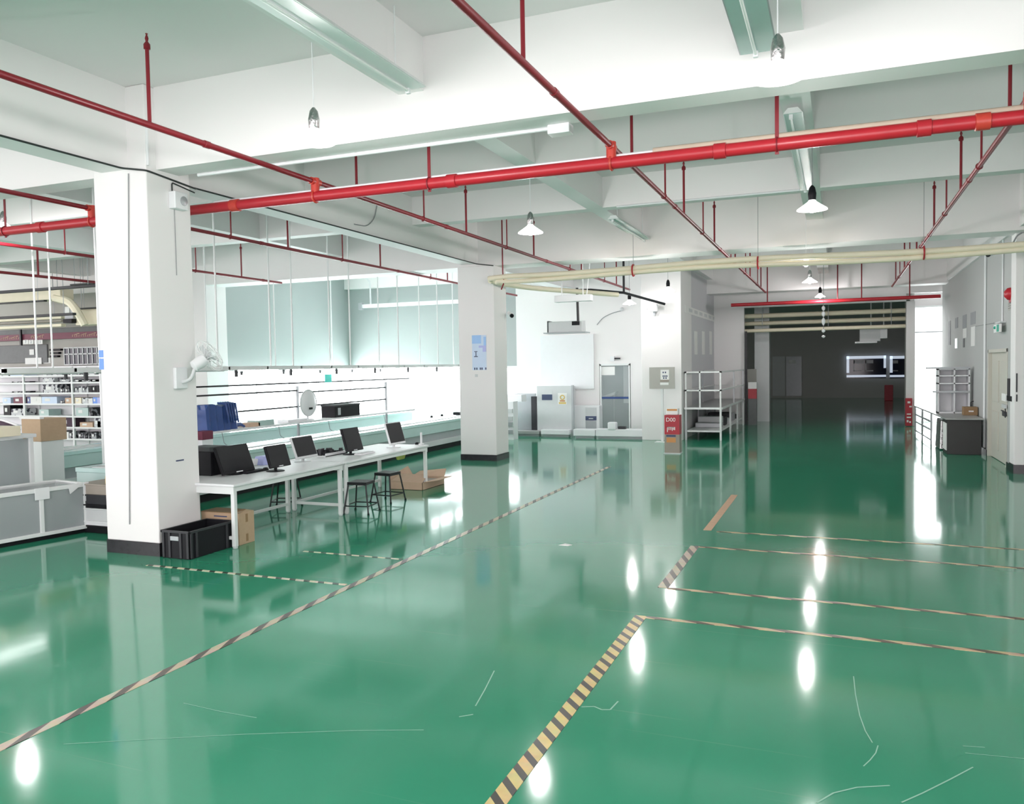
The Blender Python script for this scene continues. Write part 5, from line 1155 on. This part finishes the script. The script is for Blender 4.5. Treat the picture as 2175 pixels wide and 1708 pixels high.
for k in range(9):
    y = 23.5+k*0.5; h = 0.14+0.05*((k*3) % 4)
    tag(MB().box(xa+0.12, xb-0.16-0.05*(k % 2), y, y+0.40, 0.26, 0.26+h).build('grey_package', ('grey_metal', 'light_grey', 'dark_grey')[k % 3], bevel=0.02),
        ('%s grey package on the lower shelf of the white framed rack table' % ['nearest', 'second', 'third', 'fourth', 'fifth', 'sixth', 'seventh', 'eighth', 'farthest'][k]), 'package', 'grey packages under the rack table')
for k in range(5):
    x0, x1, z0, z1 = RX(1475+k*16, 1481+k*15.5, 704, 753, -3.95)
    tag(MB().box(-3.95, -3.945, x0, x1, z0, z1).build('wall_chart', 'paper'), '%s of the five long white charts hung on the inner wall' % ['leftmost', 'second from the left', 'middle', 'fourth from the left', 'rightmost'][k], 'chart', 'long white charts on the inner wall')
t = thing('wall_sign', 'faint pale lettering board high on the inner wall', 'sign', (-3.95, 25.5, 3.4))
x0, x1, z0, z1 = RX(1455, 1530, 662, 676, -3.95)
MB().box(-3.95, -3.94, x0, x1, z0, z1).build('board', 'paper', t)
mb = MB()
for k in range(7):
    y = x0+(x1-x0)*(0.08+0.13*k); mb.box(-3.938, -3.94, y, y+(x1-x0)*0.08, z0+0.06, z1-0.05)
mb.build('lettering', 'light_grey', t)
t = thing('fire_box', 'dark red fire box with a white top behind the rack table', 'fire box', (-2.6, 28.3, 0))
x0, x1, z0, z1 = RY(1589, 822, 1607, 860, 28.25)
MB().box(x0, x1, 28.25, 28.45, at(1598, 847, Y=28.25).z, at(1598, 826, Y=28.25).z).build('box_body', 'extinguisher_red', t)
MB().box(x0, x1, 28.26, 28.45, 0, at(1598, 847, Y=28.25).z).build('box_base', 'dim_board', t)
MB().box(x0, x1, 28.24, 28.46, at(1598, 826, Y=28.25).z, at(1598, 812, Y=28.25).z).build('box_top', 'paper', t)
x0, x1, z0, z1 = RY(1582, 704, 1587, 812, 28.4)
tag(MB().box(x0, x1, 28.38, 28.44, 0.0, z1).build('downpipe', 'black_metal'), 'black vertical pipe at the left edge of the dark room opening', 'pipe')
x0, x1, z0, z1 = RY(1586, 784, 1607, 812, 29.97)
tag(MB().box(x0, x1, 29.95, 30.0, z0, z1).build('notice_board', 'board_grey'), 'grey notice board just inside the dark room', 'board')

# ================================================================== DARK ROOM
for k, (py0, py1, Yd, lab) in enumerate(((661, 671, 29.2, 'upper'), (678, 687, 29.6, 'middle'), (694, 702, 29.0, 'lowest'))):
    a, b = at(1575, (py0+py1)/2+2, Y=Yd), at(1935, (py0+py1)/2-2, Y=Yd); r_ = (at(1700, py0, Y=Yd).z-at(1700, py1, Y=Yd).z)/2
    zc_ = (a.z+b.z)/2
    t = thing('duct_pipe', lab+' of the three cream pipes across the top of the dark room opening', 'pipe', (-0.5, Yd, zc_), 'cream pipes across the dark room opening')
    MB().tube((a.x, Yd, zc_), (min(b.x, 2.119), Yd, zc_), r_, 12).build('pipe_body', 'cream_duct', t, smooth=True)
    for xx in (-2.4, -0.3, 1.6): MB().tube((xx, Yd, zc_+r_*0.9), (xx, Yd, 4.1), 0.01, 6).build('hanging_rod', 'grey_metal', t)
def backbox(name, m, px0, py0, px1, py1, parent=None, d=0.05, off=0.0, Y=50.0):
    x0, x1, z0, z1 = RY(px0, py0, px1, py1, Y-off); return MB().box(x0, min(x1, 3.95), Y-off-d, Y-off, max(0.0, z0), z1).build(name, m, parent)
for n, px0, px1, wd in ((4, 1798, 1882, 'wide dark window with pale frames on the back wall of the dark room'), (5, 1890, 1925, 'narrow dark window at the right of the dark room')):
    o = bpy.data.objects.new('window_%d' % n, None); COL.objects.link(o); o['kind'] = 'structure'; o['label'] = wd; ORG[o.name] = Vector((0, 0, 0))
    backbox('pane', 'night_pane', px0, 756, px1, 803, o, 0.04)
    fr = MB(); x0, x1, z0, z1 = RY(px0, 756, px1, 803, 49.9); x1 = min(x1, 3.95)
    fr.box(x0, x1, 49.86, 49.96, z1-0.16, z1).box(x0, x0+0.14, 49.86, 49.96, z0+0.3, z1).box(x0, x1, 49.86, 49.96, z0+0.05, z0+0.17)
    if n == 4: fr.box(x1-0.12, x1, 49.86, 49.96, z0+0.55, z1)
    fr.build('lit_edge', 'glowing_frame', o)  # frame edges given a glow of their own to look lit
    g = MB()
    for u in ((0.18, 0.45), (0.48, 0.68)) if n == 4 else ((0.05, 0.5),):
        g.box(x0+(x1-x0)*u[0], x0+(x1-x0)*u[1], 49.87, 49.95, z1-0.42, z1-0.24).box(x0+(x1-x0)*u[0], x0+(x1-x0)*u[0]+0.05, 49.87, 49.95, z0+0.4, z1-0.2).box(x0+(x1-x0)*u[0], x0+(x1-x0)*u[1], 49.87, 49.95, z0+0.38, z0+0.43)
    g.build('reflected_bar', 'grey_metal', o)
d3 = bpy.data.objects.new('door_3', None); COL.objects.link(d3); d3['kind'] = 'structure'; d3['label'] = 'faint grey door on the back wall of the dark room'; ORG[d3.name] = Vector((0, 0, 0))
backbox('leaf', 'light_grey', 1641, 757, 1668, 841, d3, 0.04); backbox('leaf', 'grey_metal', 1670, 757, 1703, 841, d3, 0.05)
backbox('door_notice', 'paper', 1675, 765, 1690, 772, d3, 0.02, 0.06)
x0, x1, z0, z1 = RY(1879, 818, 1897, 850, 46)
tag(MB().box(x0, x1, 46, 46.3, 0, z1).build('red_cabinet', 'extinguisher_red', bevel=0.02), 'dark red cabinet at the back of the dark room under the windows', 'cabinet')
t = thing('light_batten', 'pair of white reflector lights hanging inside the dark room', 'light fitting', (at(1845, 710, Y=30).x, 30, at(1845, 725, Y=30).z))
x0, x1, z0, z1 = RY(1826, 699, 1870, 727, 30.0)
MB().box(x0, x1, 30, 30.5, z0+0.03, z1).build('housing', 'light_grey', t, 0.01)
MB().box(x0-0.15, x1-0.1, 29.9, 30.55, z0-0.03, z0+0.03).build('reflector', 'white_plastic', t, 0.01)
x2, x3, z2, z3 = RY(1869, 699, 1881, 719, 30.0)
MB().box(x2, x3+0.05, 29.9, 30.4, z2, z3).build('housing', 'white_plastic', t, 0.01)
for px in (1850, 1877):
    q = at(px, 690, Y=30.1); MB().tube((q.x, 30.1, z1-0.02), (q.x, 30.1, 4.1), 0.02, 8).build('hanging_rod', 'white_metal', t)
t = thing('fire_box', 'narrow red fire box with white marks on the right jamb of the dark room', 'fire box', (2.1, 28.3, 0))
x0, x1, z0, z1 = RY(1923, 846, 1938, 908, 28.3)
MB().box(x0, x1, 28.3, 28.44, max(z0, 0.02), z1).build('box_body', 'extinguisher_red', t, 0.01)
mb = MB()
for u, v, w_, h_ in ((0.3, 0.82, 0.4, 0.07), (0.55, 0.68, 0.35, 0.05), (0.2, 0.42, 0.6, 0.04), (0.2, 0.30, 0.6, 0.05), (0.2, 0.15, 0.25, 0.08), (0.55, 0.13, 0.25, 0.06)):
    mb.box(x0+(x1-x0)*u, x0+(x1-x0)*(u+w_), 28.297, 28.3, z1*v, z1*(v+h_))
mb.build('marking', 'paper', t)

# ================================================================== RIGHT SIDE: counter, shelf, wall fittings
t = thing('display_counter', 'grey topped counter with a black front and glass end by the right wall', 'counter', (2.5, 22.8, 0))
CZ = 0.80
MB().prism([(2.20, 20.05, CZ-0.03), (2.93, 20.05, CZ-0.03), (2.93, 25.6, CZ-0.03), (2.0, 25.6, CZ-0.03)], (0, 0, 0.03)).build('counter_top', 'counter_top', t, 0.006)
MB().box(2.24, 2.90, 20.12, 20.9, 0, CZ-0.03).build('front_block', 'counter_black', t, 0.006)
MB().box(2.225, 2.24, 20.22, 20.8, 0.08, 0.68).build('side_panel', 'paper', t)
for x_, y_ in ((2.03, 25.5), (2.14, 22.4), (2.08, 24.0), (2.85, 25.5)): MB().box(x_-0.02, x_+0.02, y_-0.02, y_+0.02, 0, CZ-0.03).build('leg', 'grey_metal', t)
for z in (0.1, 0.35, 0.55): MB().prism([(2.12, 22.4, z), (2.16, 22.4, z), (2.05, 25.5, z), (2.01, 25.5, z)], (0, 0, 0.03)).build('rail', 'grey_metal', t)
MB().prism([(2.10, 22.5, 0.12), (2.11, 22.5, 0.12), (2.03, 25.4, 0.12), (2.02, 25.4, 0.12)], (0, 0, CZ-0.2)).build('glass_side', 'clear_panel', t)
tag(MB().frustum((2.35, 21.5, 0.0), (0.34, 0.9), (0.28, 0.8), 0.70).build('crumpled_sack', 'silver_foil', bevel=0.03), 'crumpled grey sack under the display counter behind its black front', 'sack')
x0, x1, z0, z1 = RY(2047, 867, 2077, 889, 21.2)
t = thing('wooden_box', 'small brown box on the grey counter top by the right wall', 'box', ((x0+x1)/2, 21.3, CZ))
MB().box(x0, x1, 21.2, 21.5, CZ, CZ+(z1-z0)*0.8).build('box_body', 'kraft_dark', t, 0.006)
MB().box(x0+0.1, x0+0.2, 21.195, 21.2, CZ+0.08, CZ+0.11).build('box_label', 'paper', t)
MB().bent([(x0+0.16, 21.35, CZ+0.2), (x0+0.16, 21.35, CZ+0.3), (x0+0.22, 21.35, CZ+0.32)], 0.012, 0.03, 6).build('box_handle', 'dark_grey', t)
SYR = 22.0
t = thing('open_shelf_unit', 'white open cube shelf against the right wall, standing on the counter', 'shelf', (2.6, SYR, CZ))
x0, x1 = at(1992, 800, Y=SYR).x, 2.92; zt1 = at(2020, 783, Y=SYR).z; zm = at(2020, 832, Y=SYR).z
for x_ in (x0, (x0+x1)/2, x1-0.03): MB().box(x_, x_+0.03, SYR, SYR+0.4, CZ, zt1).build('side_board', 'white_plastic', t)
for z in (zt1, zm, zm*1.3, CZ+0.03, zm*1.16): MB().box(x0, x1, SYR, SYR+0.4, z-0.03, z).build('shelf_board', 'white_plastic', t)
MB().box(x0, x1, SYR+0.4, SYR+0.41, CZ, zt1).build('back_board', 'white_plastic', t)
MB().box(x0-0.25, x1, SYR-0.08, SYR+0.1, zt1, zt1+0.04).build('top_ledge', 'grey_metal', t)
MB().box(x0-0.1, x1, SYR-0.04, SYR+0.1, zm-0.02, zm+0.02).build('mid_ledge', 'grey_metal', t)
# notices on the right wall
XN = 3.0
def rbox(name, m, px0, py0, px1, py1, label=None, cat=None, group=None, parent=None, d=0.008, off=0.0):
    y0, y1, z0, z1 = RX(px0, px1, py0, py1, XN)
    o = MB().box(XN-d-off, XN-off, y0, y1, z0, z1).build(name, m, parent)
    return tag(o, label, cat, group) if label else o
NG = 'notices on the right wall'
for px0, py0, px1, py1, m, lab in ((2015, 682, 2019, 733, 'dark_grey', 'narrow dark notice farthest along the right wall'), (2029, 675, 2035, 697, 'grey_paper', 'upper notice in the second row on the right wall'), (2029, 719, 2034, 740, 'batten_teal', 'lower notice in the second row on the right wall'),
        (2045, 669, 2053, 697, 'grey_paper', 'upper notice in the third row on the right wall'), (2046, 719, 2049, 738, 'dark_grey', 'lower dark notice in the third row on the right wall'), (2046, 698, 2053, 718, 'paper', 'white notice in the middle of the third row on the right wall'),
        (2062, 663, 2072, 689, 'grey_paper', 'upper grey notice nearest the conduit on the right wall'), (2063, 694, 2071, 735, 'paper', 'white long notice below the grey one nearest the conduit')):
    rbox('wall_notice', m, px0, py0, px1, py1, lab, 'notice', NG)
t = thing('exit_sign', 'green running man exit sign box hanging beside the right wall', 'sign', at(2118, 700, X=2.9))
y0, y1, z0, z1 = RX(2113, 2125, 689, 706, 2.9)
MB().box(2.88, 2.92, y0, y1, z0, z1).build('sign_face', 'paper', t)
MB().box(2.876, 2.88, y0+(y1-y0)*0.05, y0+(y1-y0)*0.45, z0+0.01, z1-0.01).build('green_field', 'exit_green', t)
MB().lathe([(0.004, 0.03), (0.025, 0.02), (0.03, 0), (0.025, -0.02), (0.004, -0.03)], (2.874, y0+(y1-y0)*0.7, z1-0.06), 10).box(2.872, 2.88, y0+(y1-y0)*0.62, y0+(y1-y0)*0.78, z0+0.08, z1-0.08).build('running_figure', 'exit_green', t)
MB().box(2.9, 3.0, (y0+y1)/2-0.25, (y0+y1)/2+0.25, z1+0.02, z1+0.05).tube((2.9, (y0+y1)/2, z1), (2.9, (y0+y1)/2, z1+0.03), 0.01, 6).build('bracket', 'light_grey', t)
run('surface_conduit', 'white_plastic', [(2.98, (y0+y1)/2, z1+0.05), (2.98, (y0+y1)/2, SLAB-0.01)], 0.015, 'grey white conduit rising from the exit sign on the right wall', 'conduit')
y0, y1, z0, z1 = RX(2093, 2098, 540, 742, XN)
run('surface_conduit', 'white_plastic', [(2.975, (y0+y1)/2, 0.15), (2.975, (y0+y1)/2, SLAB-0.01)], 0.025, 'thick white conduit from floor to ceiling on the right wall', 'conduit')
y0, y1, z0, z1 = RX(2074, 2112, 689, 691, XN)
run('cable', 'grey_cable', [(2.99, y0, z0), (2.99, y1, z0+0.03)], 0.008, 'thin cable running to the exit sign on the right wall', 'cable')
q = at(2150, 624, X=XN)
t = thing('fire_alarm', 'red fire alarm bell on the right wall beside the edge pillar', 'alarm', q)
MB().lathe([(0.10, 0), (0.12, -0.03), (0.11, -0.08), (0.05, -0.13), (0.004, -0.135)], (XN, q.y, q.z), 18, 'X').build('bell', 'red_pipe', t, smooth=True)
MB().box(XN-0.04, XN, q.y-0.10, q.y+0.10, q.z-0.16, q.z-0.04).build('back_box', 'extinguisher_red', t, 0.008)
y0, y1, z0, z1 = RX(2142, 2157, 638, 658, XN)
t = thing('wall_notice', 'ruled pale notice under the red alarm bell', 'notice', (XN, y0, z0), NG)
MB().box(XN-0.006, XN, y0, y1, z0, z1).build('sheet', 'board_grey', t)
mb = MB()
for v in (0.2, 0.45, 0.7): mb.box(XN-0.008, XN-0.006, y0+0.02, y1-0.02, z0+(z1-z0)*v, z0+(z1-z0)*v+0.008)
mb.build('ruled_line', 'dark_grey', t)
YP = 17.0
for px0, py0, px1, py1, m, lab in ((2158, 793, 2161, 833, 'dark_grey', 'tall narrow dark strip on the edge pillar'), (2158, 838, 2161, 853, 'dark_grey', 'short dark strip under the tall one on the edge pillar')):
    x0, x1, z0, z1 = RY(px0, py0, px1, py1, YP); tag(MB().box(x0, x1, YP-0.01, YP, z0, z1).build('wall_strip', m), lab, 'strip')
for px0, py0, px1, py1, m, lab in ((2143, 804, 2147, 843, 'dark_grey', 'tall black reader strip beside the beige door'), (2131, 836, 2140, 852, 'paper', 'small white plate beside the beige door'), (2142, 841, 2152, 852, 'black_plastic', 'small black box beside the beige door'),
        (2131, 859, 2139, 867, 'light_grey', 'grey switch plate low beside the beige door'), (2132, 874, 2138, 884, 'dark_grey', 'lowest dark switch beside the beige door')):
    y0, y1, z0, z1 = RX(px0, px1, py0, py1, 2.985); tag(MB().box(2.955, 2.985, y0, y1, z0, z1).build('wall_plate', m, bevel=0.003), lab, 'plate')
c = [at(x_, y_, Y=16.93) for x_, y_ in ((2150, 520), (2160, 500), (2175, 492))]
run('cable', 'grey_cable', [(v.x, 16.93, v.z) for v in c], 0.014, 'grey cable looping at the top of the edge pillar', 'cable', 0.2)

# ================================================================== LIGHT
w = bpy.data.worlds.new('world'); S.world = w; w.use_nodes = True
bg = w.node_tree.nodes['Background']; bg.inputs['Color'].default_value = (1.0, 0.93, 0.95, 1); bg.inputs['Strength'].default_value = 2.4
def area(name, loc, rot, sx, sy, e, col=(1, 1, 1)):
    l = bpy.data.lights.new(name, 'AREA'); l.shape = 'RECTANGLE'; l.size = sx; l.size_y = sy; l.energy = e; l.color = col
    o = bpy.data.objects.new(name, l); COL.objects.link(o); o.location = loc; o.rotation_euler = rot; return o
# daylight through the left and back window bands
area('window_and_fill_light', (-15.42, 20.5, 1.3), (0, -PI/2, 0), 1.4, 6.0, 170, (0.95, 0.98, 1))
area('window_and_fill_light', (-12.4, WY-0.05, 1.4), (-PI/2, 0, 0), 6.0, 1.2, 70, (0.95, 0.98, 1))
area('window_and_fill_light', (-8.3, 40, 2.2), (0, -PI/2, 0), 2.0, 8.0, 45, (1, 0.98, 0.95))  # added fill for the dark room, no window in this wall
area('passage_light', (3.3, 30.3, 2.0), (-PI/2, 0, 0), 1.6, 3.4, 70, (0.97, 0.99, 1))
area('fill_light', (-18.5, 13.5, 4.6), (0, 0, 0), 0.3, 1.6, 12, (0.98, 1, 0.99))  # added fill over the far left bay, no fitting hangs here

S.view_settings.view_transform = 'Standard'; S.view_settings.look = 'None'
S.view_settings.exposure = 0.72; S.view_settings.gamma = 1.0; S.view_settings.use_curve_mapping = False
